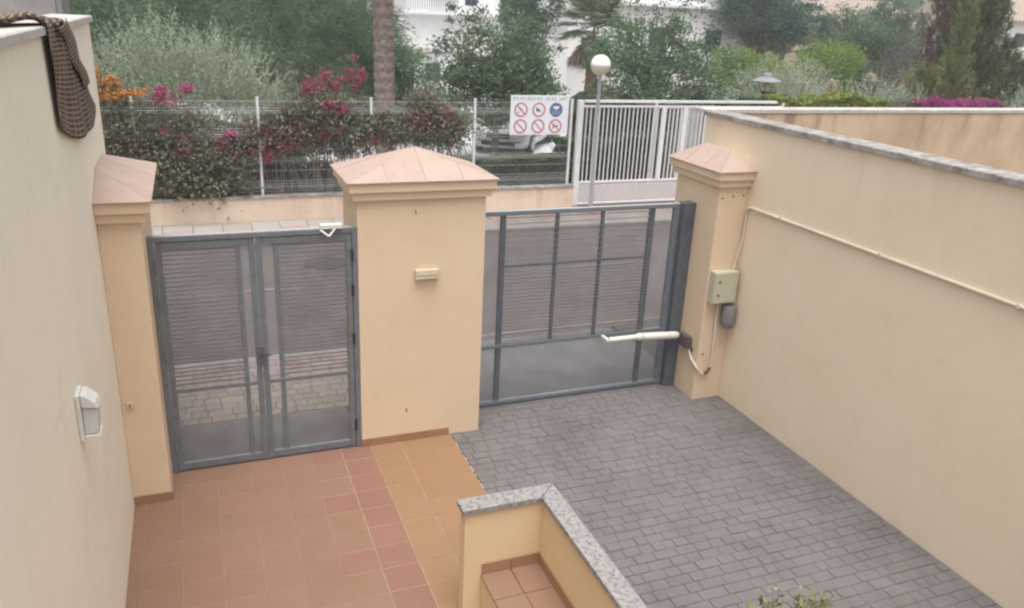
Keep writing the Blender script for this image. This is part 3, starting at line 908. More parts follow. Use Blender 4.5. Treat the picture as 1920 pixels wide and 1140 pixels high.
# ------------------------------------------------------------------ STREET WALL, FENCE, SIGN
sw = thing('street_wall', (0, 9.05, 0), 'low stained pinkish wall under the wire fence across the street', 'wall')
MB().box(-14, 6.46, 8.965, 9.16, -.1, .455).build('wall_body', 'stucco_street', sw)
coping_run(sw, -14, 6.465, 8.94, 9.185, .456, .50, 14, 'x', 'coping_stone')
fn = thing('wire_fence', (0, 9.06, .5), 'white welded wire fence with slim posts on the low street wall', 'fence')
POSTS = [-8.66, -6.53, -4.40, -2.265, -.13, 2.0, 4.14, 6.33]
for x in POSTS:
    p = MB().box(x - .024, x + .024, 9.035, 9.083, .501, 2.33).build('post', 'white_paint', fn, bevel=.003)
    MB().box(x - .028, x + .028, 9.031, 9.087, 2.3305, 2.345).build('post_cap', 'white_paint', p)
for a, b in zip(POSTS[:-1], POSTS[1:]):
    m = MB(); yy = 9.028
    n = int((b - a) / .05)
    for k in range(1, n):
        x = a + (b - a) * k / n
        m.tube([(x, yy, .56), (x, yy, 2.29)], .0018, 4, cap=False)
    for z in (.57, .77, .97, 1.37, 1.57, 1.77, 2.27):
        m.tube([(a + .02, yy - .004, z), (b - .02, yy - .004, z)], .0028, 4, cap=False)
    for z in (.67, 1.17, 1.67, 2.10):              # pressed stiffening folds
        for dz in (-.045, .045):
            m.tube([(a + .02, yy - .004, z + dz), (b - .02, yy - .004, z + dz)], .0034, 4, cap=False)
        m.tube([(a + .02, yy - .03, z), (b - .02, yy - .03, z)], .0042, 4, cap=False)
    stuff(m.build('wire_panel', 'wire_galv', fn))

sg = thing('notice_board', (5.53, 8.93, 1.6), 'white notice board with red and blue round symbols on the fence', 'sign')
bd = MB().box(4.865, 6.185, 8.905, 8.925, 1.62, 2.43).build('board', 'sign_white', sg, bevel=.003)
def disc(cx, cz, r, mat, y=8.902, n=28, name='symbol_disc', inner=0, parent=None):
    m = MB()
    if inner:
        o_ = [(cx + r * math.cos(2 * math.pi * k / n), cz + r * math.sin(2 * math.pi * k / n)) for k in range(n)]
        i_ = [(cx + inner * math.cos(2 * math.pi * k / n), cz + inner * math.sin(2 * math.pi * k / n)) for k in range(n)]
        vs = [(a, y, c) for a, c in o_] + [(a, y, c) for a, c in i_] + [(a, y + .002, c) for a, c in o_] + [(a, y + .002, c) for a, c in i_]
        fs = []
        for k in range(n):
            q = (k + 1) % n
            fs += [(k, q, n + q, n + k), (2 * n + k, 3 * n + k, 3 * n + q, 2 * n + q), (k, 2 * n + k, 2 * n + q, q), (n + k, n + q, 3 * n + q, 3 * n + k)]
        m.add(vs, fs)
    else:
        m.prism([(cx + r * math.cos(2 * math.pi * k / n), y, cz + r * math.sin(2 * math.pi * k / n)) for k in range(n)], (0, .002, 0))
    return m.build(name, mat, parent or sg)
def flat(poly, mat, y, name='symbol', parent=None):
    return MB().prism([(a, y, c) for a, c in poly], (0, .0015, 0)).build(name, mat, parent or sg)
CX, CZ = (5.095, 5.497, 5.893), (2.137, 1.798)
for j, cz in enumerate(CZ):
    for i, cx in enumerate(CX):
        if (i, j) == (2, 0):
            d = disc(cx, cz, .148, 'sign_blue')
            flat([(cx - .065, cz + .03), (cx + .065, cz + .03), (cx + .065, cz + .075), (cx - .065, cz + .075)], 'sign_white', 8.8995, parent=d)
            flat([(cx - .03, cz + .006), (cx + .03, cz + .006), (cx + .03, cz + .029), (cx - .03, cz + .029)], 'sign_white', 8.8995, parent=d)
            for k in range(-3, 4):
                for q in range(3):
                    a, c = cx + k * .029, cz - .032 - q * .026
                    flat([(a - .005, c - .009), (a + .005, c - .009), (a + .005, c + .009), (a - .005, c + .009)], 'sign_grey', 8.8995, parent=d)
            continue
        d = disc(cx, cz, .128, 'sign_white', 8.9025)
        ring = disc(cx, cz, .146, 'sign_red', 8.9005, inner=.118, name='ring')
        s_ = math.sqrt(.5); w = .010
        flip = -1 if (i, j) == (1, 0) else 1
        flat([(cx - .088 * flip - w * s_, cz + .088 - w * s_), (cx - .088 * flip + w * s_, cz + .088 + w * s_), (cx + .088 * flip + w * s_, cz - .088 + w * s_), (cx + .088 * flip - w * s_, cz - .088 - w * s_)],
             'sign_red', 8.8985, 'slash')
        if (i, j) == (0, 0):
            flat([(cx - .05, cz + .02), (cx - .02, cz + .05), (cx + .03, cz - .005), (cx + .012, cz - .025)], 'sign_dark', 8.9002)
            for k in (-.05, .05):
                flat([(cx + k + .016 * math.cos(t * .785), cz - .052 + .016 * math.sin(t * .785)) for t in range(8)], 'sign_dark', 8.9002)
        elif (i, j) == (1, 0):
            flat([(cx - .06, cz + .045), (cx - .03, cz + .035), (cx + .03, cz - .01), (cx + .055, cz - .055), (cx + .02, cz - .035), (cx - .055, cz - .03), (cx - .06, cz)], 'sign_dark', 8.9002)
        elif (i, j) == (0, 1):
            flat([(cx - .045, cz + .035), (cx - .015, cz + .05), (cx + .045, cz - .02), (cx + .02, cz - .045)], 'sign_grey', 8.9002)
        elif (i, j) == (1, 1):
            flat([(cx - .02, cz - .055), (cx + .05, cz - .06), (cx + .055, cz - .05), (cx - .02, cz - .045)], 'sign_grey', 8.9002)
        else:
            flat([(cx - .065, cz + .06), (cx - .03, cz + .02), (cx + .05, cz + .02), (cx + .06, cz + .035), (cx + .05, cz - .055), (cx + .035, cz - .055), (cx + .03, cz - .015), (cx - .02, cz - .015), (cx - .05, cz - .06), (cx - .062, cz - .055), (cx - .055, cz)], 'sign_brown', 8.9002)
# the heading: pale lettering too worn to read
x = 4.905
while x < 5.86:
    w = random.choice((.018, .03, .042, .055)); hgt = random.uniform(.055, .085)
    if random.random() < .84:
        flat([(x, 2.40 - hgt), (x + w, 2.40 - hgt), (x + w, 2.40), (x, 2.40)], 'sign_grey', 8.9025, 'worn_letter')
    x += w + random.choice((.012, .016, .03))
flat([(5.93, 2.32), (6.0, 2.38), (6.15, 2.405), (6.09, 2.35), (5.99, 2.335)], 'sign_green', 8.9025, 'worn_emblem')

# white sliding gate across the street and the fixed railing behind it
wg = thing('sliding_gate', (8.0, 9.1, 0), 'white sliding bar gate across the street beside the notice board', 'gate')
bar(6.50, 6.62, 9.05, 9.16, 0.0, 2.32, 'end_post', 'white_paint', wg)
bar(6.66, 11.72, 9.06, 9.13, 2.27, 2.325, 'top_rail', 'white_paint', wg)
bar(6.62, 9.98, 9.08, 9.13, 2.165, 2.215, 'upper_rail', 'white_paint', wg)
bar(6.62, 9.98, 9.08, 9.13, .505, .55, 'mid_rail', 'white_paint', wg)
bar(6.62, 9.98, 9.08, 9.13, .02, .06, 'bottom_rail', 'white_paint', wg)
for x in (8.66, 9.22):
    bar(x - .055, x + .055, 9.075, 9.135, .551, 2.164, 'wide_upright', 'white_paint', wg)
for k in range(31):
    x = 6.72 + k * .105
    if min(abs(x - 8.66), abs(x - 9.22)) < .075: continue
    MB().box(x - .011, x + .011, 9.095, 9.117, .551, 2.164).build('bar', 'white_paint', wg)
for k in range(62):
    x = 6.66 + k * .053
    MB().box(x - .015, x + .015, 9.098, 9.114, .061, .504).build('lower_bar', 'white_paint', wg)
wf = thing('white_railing', (9.5, 9.35, 0), 'white bar railing standing behind the sliding gate', 'railing')
bar(8.62, 12.1, 9.34, 9.38, 2.12, 2.17, 'top_rail', 'white_paint', wf)
bar(8.62, 12.1, 9.34, 9.38, .12, .17, 'bottom_rail', 'white_paint', wf)
for k in range(34):
    x = 8.67 + k * .10
    MB().box(x - .011, x + .011, 9.35, 9.372, .171, 2.119).build('bar', 'white_paint', wf)
for x in (8.60, 12.14):
    bar(x - .02, x + .02, 9.33, 9.39, 0, 2.25, 'post', 'white_paint', wf)
ug = struct(MB().box(6.62, 10.6, 9.20, 9.32, -.1, .42).build('gate_track_kerb', 'stucco_street'))

# street lamps
gl = thing('globe_lamp', (6.66, 8.47, 0), 'white globe street lamp on a thin grey post', 'street lamp')
MB().tube([(6.66, 8.47, 0), (6.655, 8.47, .9), (6.64, 8.47, 2.90)], [.05, .042, .034], 12).build('post', 'lamp_grey', gl, smooth=True)
MB().lathe(6.66, 8.47, [(.09, .001), (.09, .02), (.055, .05)], 16).build('base', 'lamp_grey', gl)
rg, cz = .205, 3.09
MB().lathe(6.635, 8.47, [(.05, cz - rg)] + [(rg * math.cos(R(t)), cz + rg * math.sin(R(t))) for t in range(-70, 1, 10)], 28).build('globe_lower', 'globe_lower', gl, smooth=True)
MB().lathe(6.635, 8.47, [(rg * math.cos(R(t)) + .002, cz + .0005 + rg * math.sin(R(t))) for t in range(0, 81, 8)] + [(.004, cz + rg)], 28).build('globe_upper', 'globe_upper', gl, smooth=True)
ln = thing('lantern_lamp', (12.45, 10.5, 0), 'black lantern lamp with wide flat hood behind the white gate', 'street lamp')
MB().tube([(12.45, 10.5, 0), (12.45, 10.5, 2.25)], [.05, .04], 10).build('post', 'lamp_black', ln, smooth=True)
MB().lathe(12.45, 10.5, [(.045, 2.25), (.06, 2.34), (.12, 2.40), (.125, 2.42)], 16).build('collar', 'lamp_black', ln, smooth=True)
MB().lathe(12.45, 10.5, [(.10, 2.421), (.115, 2.60)], 16).build('lantern_glass', 'globe_lower', ln, smooth=True)
for k in range(4):
    t = R(45 + 90 * k)
    MB().tube([(12.45 + .12 * math.cos(t), 10.5 + .12 * math.sin(t), 2.42), (12.45 + .20 * math.cos(t), 10.5 + .20 * math.sin(t), 2.655)], .010, 5).build('stay', 'lamp_black', ln)
MB().lathe(12.45, 10.5, [(.36, 2.655), (.37, 2.67), (.20, 2.75), (.14, 2.77), (.12, 2.84), (.05, 2.875)], 22).build('hood', 'lamp_hood', ln, smooth=True)

# ------------------------------------------------------------------ WHITE CAR
def make_car(loc, rz):
    t = thing('parked_car', loc, 'white hatchback parked behind the fence below the notice board', 'car')
    t.rotation_euler = (0, 0, rz)
    WLOC[t.name] = Vector((0, 0, 0))
    # forward = +x ; sections: (x, half-width, z-bottom, z-belt)
    sec = [(2.05, .62, .30, .62), (1.98, .76, .22, .70), (1.6, .86, .20, .80), (1.0, .89, .20, .90), (.6, .89, .20, .95), (-.6, .89, .20, .97), (-1.4, .88, .20, .98), (-1.9, .84, .24, .98), (-2.05, .72, .34, .92)]
    m = MB(); n = 8
    for x, w, zb, zt in sec:
        m.v += [(x, -w * .9, zb), (x, -w, zb + .14), (x, -w, zt - .22), (x, -w * .93, zt), (x, w * .93, zt), (x, w, zt - .22), (x, w, zb + .14), (x, w * .9, zb)]
    for i in range(len(sec) - 1):
        for k in range(n):
            m.f.append((i * n + k, i * n + (k + 1) % n, (i + 1) * n + (k + 1) % n, (i + 1) * n + k))
    m.f.append(tuple(range(n))); m.f.append(tuple((len(sec) - 1) * n + k for k in range(n))[::-1])
    body = m.build('body', 'car_white', t, smooth=True, bevel=.03)
    g_ = MB().add([(1.02, -.80, .90), (1.02, .80, .90), (.30, .66, 1.40), (.30, -.66, 1.40), (-1.95, -.76, .98), (-1.95, .76, .98), (-1.45, .64, 1.40), (-1.45, -.64, 1.40)],
                  [(0, 1, 2, 3), (4, 7, 6, 5), (1, 5, 6, 2), (0, 3, 7, 4)]).build('glasshouse', 'window_glass', t)
    MB().add([(.34, -.67, 1.395), (.34, .67, 1.395), (-1.5, .65, 1.395), (-1.5, -.65, 1.395), (.22, -.58, 1.47), (.22, .58, 1.47), (-1.35, .56, 1.47), (-1.35, -.56, 1.47)],
             [(0, 3, 2, 1), (4, 5, 6, 7), (0, 1, 5, 4), (1, 2, 6, 5), (2, 3, 7, 6), (3, 0, 4, 7)]).build('roof', 'car_white', t, bevel=.02)
    for s in (-1, 1):
        for q in ((1.03, .82, .90, .30, .68, 1.41), (-.45, .83, .97, -.45, .68, 1.41), (-1.95, .80, .98, -1.45, .67, 1.41)):
            MB().tube([(q[0], s * q[1], q[2]), (q[3], s * q[4], q[5])], .035, 6).build('roof_pillar', 'car_white', t)
        MB().box(.72, .90, s * .98 - .09, s * .98 + .09, .93, 1.05).build('mirror', 'car_white', t, bevel=.02)
        MB().add([(2.02, s * .42, .56), (2.04, s * .42, .68), (1.84, s * .80, .72), (1.86, s * .80, .58), (2.07, s * .42, .57), (2.08, s * .42, .67), (1.89, s * .81, .71), (1.90, s * .81, .59)],
                 [(0, 1, 2, 3), (4, 5, 6, 7), (0, 1, 5, 4), (1, 2, 6, 5), (2, 3, 7, 6), (3, 0, 4, 7)]).build('headlight', 'headlight_glass', t)
        for x in (1.30, -1.28):
            wz = .315; yy = s * .80
            wl_ = MB().tube([(x, yy - .10, wz), (x, yy - .085, wz), (x, yy + .085, wz), (x, yy + .10, wz)], [.27, .31, .31, .27], 24).build('tyre', 'tyre', t, smooth=True)
            MB().tube([(x, yy + s * .099, wz), (x, yy + s * .108, wz)], .21, 16).build('rim', 'wheel_rim', wl_)
    MB().box(2.04, 2.075, -.36, .36, .50, .66).build('grille', 'dark_metal', t, bevel=.01)
    MB().box(2.03, 2.065, -.52, .52, .28, .40).build('air_intake', 'dark_metal', t, bevel=.01)
    MB().box(2.066, 2.078, -.26, .26, .41, .49).build('number_plate', 'white_plastic', t)
make_car((8.35, 17.35, -.02), R(-90 - 14 - 22))

# ------------------------------------------------------------------ FOLIAGE
def rnd_dir(n):
    d = rng.normal(size=(n, 3)); return d / np.linalg.norm(d, axis=1, keepdims=True)

def leaf_mesh(name, P, D, Ln, Wd, mat, parent, tone=None, loc=None):
    P = np.asarray(P, float); n = len(P)
    D = D / np.maximum(np.linalg.norm(D, axis=1, keepdims=True), 1e-6)
    side = np.cross(D, rnd_dir(n)); side /= np.maximum(np.linalg.norm(side, axis=1, keepdims=True), 1e-6)
    nrm = np.cross(D, side)
    Ln = np.broadcast_to(np.asarray(Ln, float), (n,))[:, None]; Wd = np.broadcast_to(np.asarray(Wd, float), (n,))[:, None]
    V = np.empty((n, 4, 3))
    V[:, 0] = P - D * Ln / 2
    V[:, 1] = P + side * Wd / 2 + nrm * Wd * .18
    V[:, 2] = P + D * Ln / 2
    V[:, 3] = P - side * Wd / 2 + nrm * Wd * .18
    pl = np.array(WLOC[parent.name]) if parent else np.zeros(3)
    V -= pl
    me = bpy.data.meshes.new(name)
    me.vertices.add(4 * n); me.loops.add(4 * n); me.polygons.add(n)
    me.vertices.foreach_set('co', V.reshape(-1).astype(np.float32))
    me.loops.foreach_set('vertex_index', np.arange(4 * n, dtype=np.int32))
    me.polygons.foreach_set('loop_start', np.arange(0, 4 * n, 4, dtype=np.int32))
    me.update(calc_edges=True)
    if tone is None: tone = rng.random(n)
    set_tone(me, np.clip(tone, 0, 1))
    me.materials.append(MATS[mat])
    o = bpy.data.objects.new(name, me); COL.objects.link(o)
    if parent: o.parent = parent
    WLOC[o.name] = Vector(pl)
    return o

def clumps(blobs, n, shell=.55):
    """clump centres through ellipsoid blobs (cx,cy,cz,rx,ry,rz); bigger blobs get more"""
    vol = np.array([b[3] * b[4] * b[5] for b in blobs]) ** .7; vol = vol / vol.sum()
    idx = rng.choice(len(blobs), n, p=vol)
    B = np.array(blobs)[idx]
    r = (shell + (1 - shell) * rng.random(n)) ** .8
    d = rnd_dir(n)
    return B[:, :3] + d * B[:, 3:6] * r[:, None], d

def leafy(blobs, n_cl, per, cl_r, ln, wd, mat, parent, up=.3, out=.6, shell=.5, zmin=None, droop=0.0, name='crown'):
    C, cd_ = clumps(blobs, n_cl, shell)
    if zmin is not None:
        k = C[:, 2] > zmin; C, cd_ = C[k], cd_[k]
    ct = rng.random(len(C))
    sz = cl_r * (.6 + .8 * rng.random(len(C)))
    n = len(C) * per
    i = np.repeat(np.arange(len(C)), per)
    off = rng.normal(size=(n, 3)) * sz[i][:, None] * .55
    off[:, 2] *= .75
    P = C[i] + off
    P[:, 2] -= droop * np.abs(rng.normal(size=n)) * sz[i]
    D = rnd_dir(n) * .8 + cd_[i] * out + off / np.maximum(np.linalg.norm(off, axis=1, keepdims=True), 1e-6) * .5
    D[:, 2] += up - droop * 2
    tone = np.clip(ct[i] * .65 + rng.random(n) * .35, 0, 1)
    o = leaf_mesh(name, P, D, ln * (.7 + .6 * rng.random(n)), wd * (.7 + .6 * rng.random(n)), mat, parent, tone)
    return o, C

def limbs(parent, base, fork_z, targets, r0, mat, r_end=.012, name='trunk', lean=(0, 0)):
    bx, by, bz = base
    m = MB()
    f = Vector((bx + lean[0], by + lean[1], fork_z))
    b_ = Vector(base)
    pts = [b_, b_.lerp(f, .35) + Vector((random.uniform(-.05, .05), random.uniform(-.05, .05), 0)), b_.lerp(f, .7), f]
    m.tube(pts, [r0 * 1.25, r0, r0 * .9, r0 * .8], 10)
    tr = m.build(name, mat, parent, smooth=True)
    m = MB()
    for tg in targets:
        tg = Vector(tg)
        mid = f.lerp(tg, .5) + Vector((random.uniform(-.2, .2), random.uniform(-.2, .2), random.uniform(-.05, .25)))
        m.tube([f - Vector((0, 0, .05)), f.lerp(mid, .5), mid, tg], [r0 * .45, r0 * .34, r0 * .22, r_end], 6)
    if len(targets): stuff(m.build('limbs', mat, parent, smooth=True))

def tree(name, loc, label, cat, blobs, n_cl, per, cl_r, ln, wd, mat, r0=.14, fork=None, bark='bark', n_limb=14, **kw):
    t = thing(name, loc, label, cat)
    o, C = leafy(blobs, n_cl, per, cl_r, ln, wd, mat, t, **kw)
    cz = sum(b[2] for b in blobs) / len(blobs)
    f = fork if fork is not None else max(.5, cz - max(b[5] for b in blobs) * .75)
    pick = C[rng.choice(len(C), min(n_limb, len(C)), replace=False)] if n_limb else []
    limbs(t, loc, f, [tuple(c) for c in pick], r0, bark)
    return t

# -- big feathery trees in the yard on the left
def feathery(loc, label, blobs, n_cl, per, mat='leaf_feather'):
    t = thing('feathery_tree', loc, label, 'tree')
    C, d = clumps(blobs, n_cl, .35)
    ct = rng.random(len(C))
    n = len(C) * per; i = np.repeat(np.arange(len(C)), per)
    axis = d.copy(); axis[:, 2] = axis[:, 2] * .4 + .1; axis += rng.normal(size=axis.shape) * .35
    axis /= np.linalg.norm(axis, axis=1, keepdims=True)
    s_ = rng.random(n) * 1.25 - .25
    P = C[i] + axis[i] * s_[:, None] * .75 + rng.normal(size=(n, 3)) * .13
    P[:, 2] -= .16 * np.maximum(0, s_) ** 2
    D = axis[i] * .8 + rnd_dir(n) * .6; D[:, 2] -= .25
    leaf_mesh('crown', P, D, .13 + .10 * rng.random(n), .020 + .014 * rng.random(n), mat, t, ct[i] * .6 + .4 * rng.random(n))
    cz = blobs[0][2]
    pick = C[rng.choice(len(C), 12, replace=False)]
    limbs(t, loc, 1.3, [tuple(c) for c in pick], .12, 'bark')
    return t
feathery((.6, 19.5, 0), 'big feathery green tree above the olive and the bougainvillea', [(.2, 19.2, 3.5, 3.6, 2.4, 3.0), (-2.4, 19, 3.6, 2.4, 2.2, 2.4), (2.3, 18.6, 3.0, 2.2, 1.9, 2.0), (.6, 17.6, 2.1, 2.6, 1.2, 1.3)], 620, 95)
feathery((5.5, 19.8, 0), 'rounded feathery green tree behind the tall palm trunk', [(4.75, 19.5, 1.9, 1.35, 1.7, 1.45), (3.9, 19.7, 2.6, 1.2, 1.6, 1.7), (5.4, 18.9, 1.2, .85, 1.0, .8)], 250, 95)
tree('leafy_tree', (-4.4, 14.5, 0), 'dark leafy tree at the far end behind the pale wall', 'tree',
     [(-4.0, 14.5, 3.2, 1.9, 1.7, 2.0), (-3.0, 14.0, 2.6, 1.0, 1.2, 1.3)], 190, 70, .42, .11, .045, 'leaf_dark', r0=.16)

# -- olive bushes: fine upright shoots
def shooty(name, loc, label, cat, blobs, n_sh, per, sh_len, ln, wd, mat, upb=.9, bark='bark_pale', spread=.6, trunk=True):
    t = thing(name, loc, label, cat)
    C, d = clumps(blobs, n_sh, .3)
    ax = d * spread + rng.normal(size=d.shape) * .25; ax[:, 2] = np.abs(ax[:, 2]) + upb
    ax /= np.linalg.norm(ax, axis=1, keepdims=True)
    L_ = sh_len * (.6 + .8 * rng.random(len(C)))
    i = np.repeat(np.arange(len(C)), per); n = len(i)
    s_ = rng.random(n)
    P = C[i] + ax[i] * (s_ * L_[i])[:, None] + rng.normal(size=(n, 3)) * .022 * (1.3 - s_[:, None])
    D = ax[i] * .9 + rnd_dir(n) * .75
    ct = rng.random(len(C))
    leaf_mesh('crown', P, D, ln * (.7 + .6 * rng.random(n)), wd * (.7 + .6 * rng.random(n)), mat, t, ct[i] * .6 + .4 * rng.random(n))
    if trunk:
        pick = C[rng.choice(len(C), min(16, len(C)), replace=False)]
        limbs(t, loc, loc[2] + .45, [tuple(c) for c in pick], .09, bark)
    return t
shooty('olive_tree', (-1.3, 12.0, 0), 'grey-green olive with upright shoots behind the fence on the left', 'tree',
       [(-1.9, 12.0, 2.55, .95, .9, .85), (-.75, 11.8, 2.35, 1.0, .9, .75), (-1.3, 11.7, 1.9, 1.7, 1.0, .8), (-2.6, 12.1, 2.2, .7, .7, .7), (-.05, 11.7, 1.75, .65, .7, .65)], 1500, 26, .55, .075, .016, 'leaf_olive')

# -- palms
pt = thing('palm_tree', (3.55, 15.0, 0), 'tall palm with thick rough trunk rising behind the fence', 'palm')
m = MB()
zs = np.linspace(-.02, 8.4, 64)
m.tube([(3.60 - .008 * z, 15.0, z) for z in zs], [.265 - .004 * z + (.022 if k % 2 else 0) for k, z in enumerate(zs)], 18)
m.build('trunk', 'bark_palm', pt)
m = MB()                                    # cut leaf bases in a spiral
for k in range(560):
    z = .25 + 8.0 * k / 560; a = k * 2.39996
    r_ = .262 - .004 * z; c_, s_ = math.cos(a), math.sin(a)
    cx, cy = 3.60 - .008 * z, 15.0
    tx, ty = -s_, c_
    w = .05 + random.uniform(-.012, .012); hh = random.uniform(.05, .085); o_ = random.uniform(.02, .05)
    base = [(cx + c_ * r_ + tx * q, cy + s_ * r_ + ty * q, z) for q in (-w, w)]
    m.add([base[0], base[1], (base[1][0], base[1][1], z + hh), (base[0][0], base[0][1], z + hh), (cx + c_ * (r_ + o_), cy + s_ * (r_ + o_), z + hh * 1.2)],
          [(0, 1, 4), (1, 2, 4), (2, 3, 4), (3, 0, 4)])
stuff(m.build('leaf_scars', 'bark_palm', pt))
def fronds(parent, cx, cy, cz, n, length, mat, name, elev=(-20, 75), ln=.42, wd=.035, per=46):
    Ps, Ds, T = [], [], []
    stems = MB()
    for k in range(n):
        a = 2.39996 * k + random.uniform(-.3, .3); e = R(random.uniform(*elev)); L_ = length * random.uniform(.8, 1.1)
        pts = []; tn = random.random()
        for q in range(9):
            s_ = q / 8; ee = e - s_ * s_ * R(70)
            if q == 0: p = Vector((cx, cy, cz))
            else: p = pts[-1] + Vector((math.cos(a) * math.cos(ee), math.sin(a) * math.cos(ee), math.sin(ee))) * (L_ / 8)
            pts.append(p)
        stems.tube(pts, [.022 - .0022 * q for q in range(9)], 5)
        for q in range(per):
            s_ = .15 + .85 * q / per; j = min(int(s_ * 8), 7); p = pts[j].lerp(pts[j + 1], s_ * 8 - j); d = (pts[j + 1] - pts[j]).normalized()
            sd_ = Vector((-math.sin(a), math.cos(a), 0))
            for sg_ in (-1, 1):
                dd = (sd_ * sg_ * .8 + d * .55 + Vector((0, 0, -.25 + random.uniform(-.15, .15)))).normalized()
                ll = ln * (1 - .5 * s_)
                Ps.append(p + dd * ll * .5); Ds.append(dd); T.append(tn * .6 + .4 * random.random())
    stuff(stems.build('frond_stems', 'bark_pale', parent))
    leaf_mesh(name, np.array([tuple(p) for p in Ps]), np.array([tuple(p) for p in Ds]), ln, wd, mat, parent, np.array(T))
fronds(pt, 3.53, 15, 8.45, 34, 3.2, 'leaf_palm', 'crown')

def fan_palm(loc, zc, label, r_tr, mat_tr, nlive, ndead, L_=1.15, skirt=True):
    t = thing('fan_palm', loc, label, 'palm')
    x, y, _ = loc
    m = MB(); zz = np.linspace(-.02, zc, 26)
    m.tube([(x + .05 * math.sin(z), y, z) for z in zz], [r_tr * (1.35 - .35 * z / zc) + (.02 if k % 2 else 0) for k, z in enumerate(zz)], 16)
    m.build('trunk', mat_tr, t)
    Ps, Ds, T = {'leaf_palm': [], 'leaf_palm_dead': []}, {'leaf_palm': [], 'leaf_palm_dead': []}, {'leaf_palm': [], 'leaf_palm_dead': []}
    stems = MB()
    for k in range(nlive + ndead):
        dead = k >= nlive; mt = 'leaf_palm_dead' if dead else 'leaf_palm'
        a = 2.39996 * k; e = R(random.uniform(-75, -35) if dead else random.uniform(-30, 80))
        d = Vector((math.cos(a) * math.cos(e), math.sin(a) * math.cos(e), math.sin(e)))
        c0 = Vector((x, y, zc + (random.uniform(-.1, .5) if dead else .5)))
        hub = c0 + d * L_ * random.uniform(.6, .9) * (.7 if dead else 1)
        stems.tube([c0, c0.lerp(hub, .5) + Vector((0, 0, .05)), hub], [.02, .015, .01], 5)
        sd_ = d.cross(Vector((0, 0, 1))).normalized(); u_ = sd_.cross(d)
        tn = random.random()
        for q in range(30):
            an = R(-105 + 210 * q / 29)
            dd = (d * math.cos(an) + sd_ * math.sin(an) + u_ * random.uniform(-.08, .12)).normalized(); ll = L_ * .75 * (1 - .25 * abs(an) / 1.8)
            dd = (dd + Vector((0, 0, -.25 if not dead else -.6))).normalized()
            Ps[mt].append(tuple(hub + dd * ll * .5)); Ds[mt].append(tuple(dd)); T[mt].append(tn * .6 + .4 * random.random())
    stuff(stems.build('frond_stems', 'bark_pale', t))
    for mt, nm in (('leaf_palm', 'crown'), ('leaf_palm_dead', 'dead_fronds')):
        if Ps[mt]: leaf_mesh(nm, np.array(Ps[mt]), np.array(Ds[mt]), L_ * .72, .05, mt, t, np.array(T[mt]))
fan_palm((13.35, 22.3, 0), 3.15, 'fan palm with reddish trunk and shaggy crown behind the globe lamp', .20, 'bark_red', 40, 26)
tree('dark_leafy_tree', (12.2, 26.0, 0), 'dark leafy tree between the two white houses above the notice board', 'tree',
     [(11.8, 26.0, 3.7, 1.0, 1.0, 1.0), (12.6, 26.2, 4.6, 1.2, 1.0, 1.1), (12.2, 26, 2.7, .7, .8, .8)], 150, 70, .36, .13, .055, 'leaf_dark', r0=.13, fork=1.6)
tree('far_tree', (35.5, 33.0, 0), 'mid green far tree in front of the tan house roof', 'tree',
     [(35.0, 33.0, 3.6, 1.6, 1.3, 1.5), (36.8, 33.2, 3.2, 1.5, 1.3, 1.4)], 170, 70, .45, .16, .07, 'leaf_broad', r0=.15)
tree('far_tree', (40.5, 35.0, 0), 'far tree between the tan house and the brown cypress', 'tree',
     [(40.0, 35.0, 4.2, 1.7, 1.4, 1.6), (42.2, 35.2, 3.6, 1.8, 1.4, 1.6)], 170, 70, .45, .16, .07, 'leaf_dark', r0=.15)

# -- leafy trees in the middle
tree('loquat_tree', (6.66, 14.6, 0), 'bushy green tree with loose top twigs behind the notice board', 'tree',
     [(5.9, 14.4, 1.9, 1.05, .9, .95), (6.9, 14.6, 1.8, 1.15, .95, .9), (6.3, 14.8, 2.7, 1.15, .9, .85), (7.6, 14.5, 1.6, .8, .8, .8), (5.2, 14.5, 1.45, .6, .7, .6), (7.3, 14.7, 2.5, .9, .8, .7)], 270, 54, .30, .125, .050, 'leaf_loquat', r0=.11, fork=.9, n_limb=18, up=.1)
t = bpy.data.objects['loquat_tree']
o, C = leafy([(5.6, 14.6, 3.4, .6, .6, .85), (6.7, 14.6, 3.6, .95, .6, .8), (7.7, 14.6, 3.2, .8, .6, .8), (8.2, 14.6, 2.4, .5, .6, .8), (5.0, 14.6, 2.7, .35, .5, .6), (8.4, 14.6, 1.7, .35, .5, .6)], 120, 20, .18, .13, .050, 'leaf_loquat', t, up=.1, name='top_twigs')
limbs(t, (6.66, 14.6, .9), 1.7, [tuple(c) for c in C[:34]], .05, 'bark', r_end=.006, name='upper_stem')
tree('broadleaf_tree', (12.2, 15.6, 0), 'spreading broadleaf tree behind the white sliding gate', 'tree',
     [(11.3, 15.4, 2.0, 1.2, 1.1, 1.2), (13.0, 15.6, 2.2, 1.3, 1.1, 1.1), (12.1, 15.8, 3.1, 1.1, 1.0, .9), (10.8, 15.6, 3.3, .6, .7, .7), (14.1, 15.7, 1.7, .7, .9, 1.0), (13.4, 15.5, 3.1, .55, .6, .5)], 260, 56, .32, .12, .055, 'leaf_broad', r0=.15, fork=1.1, n_limb=24, up=.15)
t = bpy.data.objects['broadleaf_tree']
o, C = leafy([(11.0, 15.6, 4.2, .8, .7, .7), (12.3, 15.6, 4.3, .9, .7, .8), (14.2, 15.6, 3.0, .8, .7, .7), (10.3, 15.6, 2.6, .4, .5, .9), (13.4, 15.6, 4.0, .7, .7, .8), (14.9, 15.6, 2.4, .5, .6, .8)], 95, 26, .22, .12, .055, 'leaf_broad', t, up=.15, name='top_twigs')
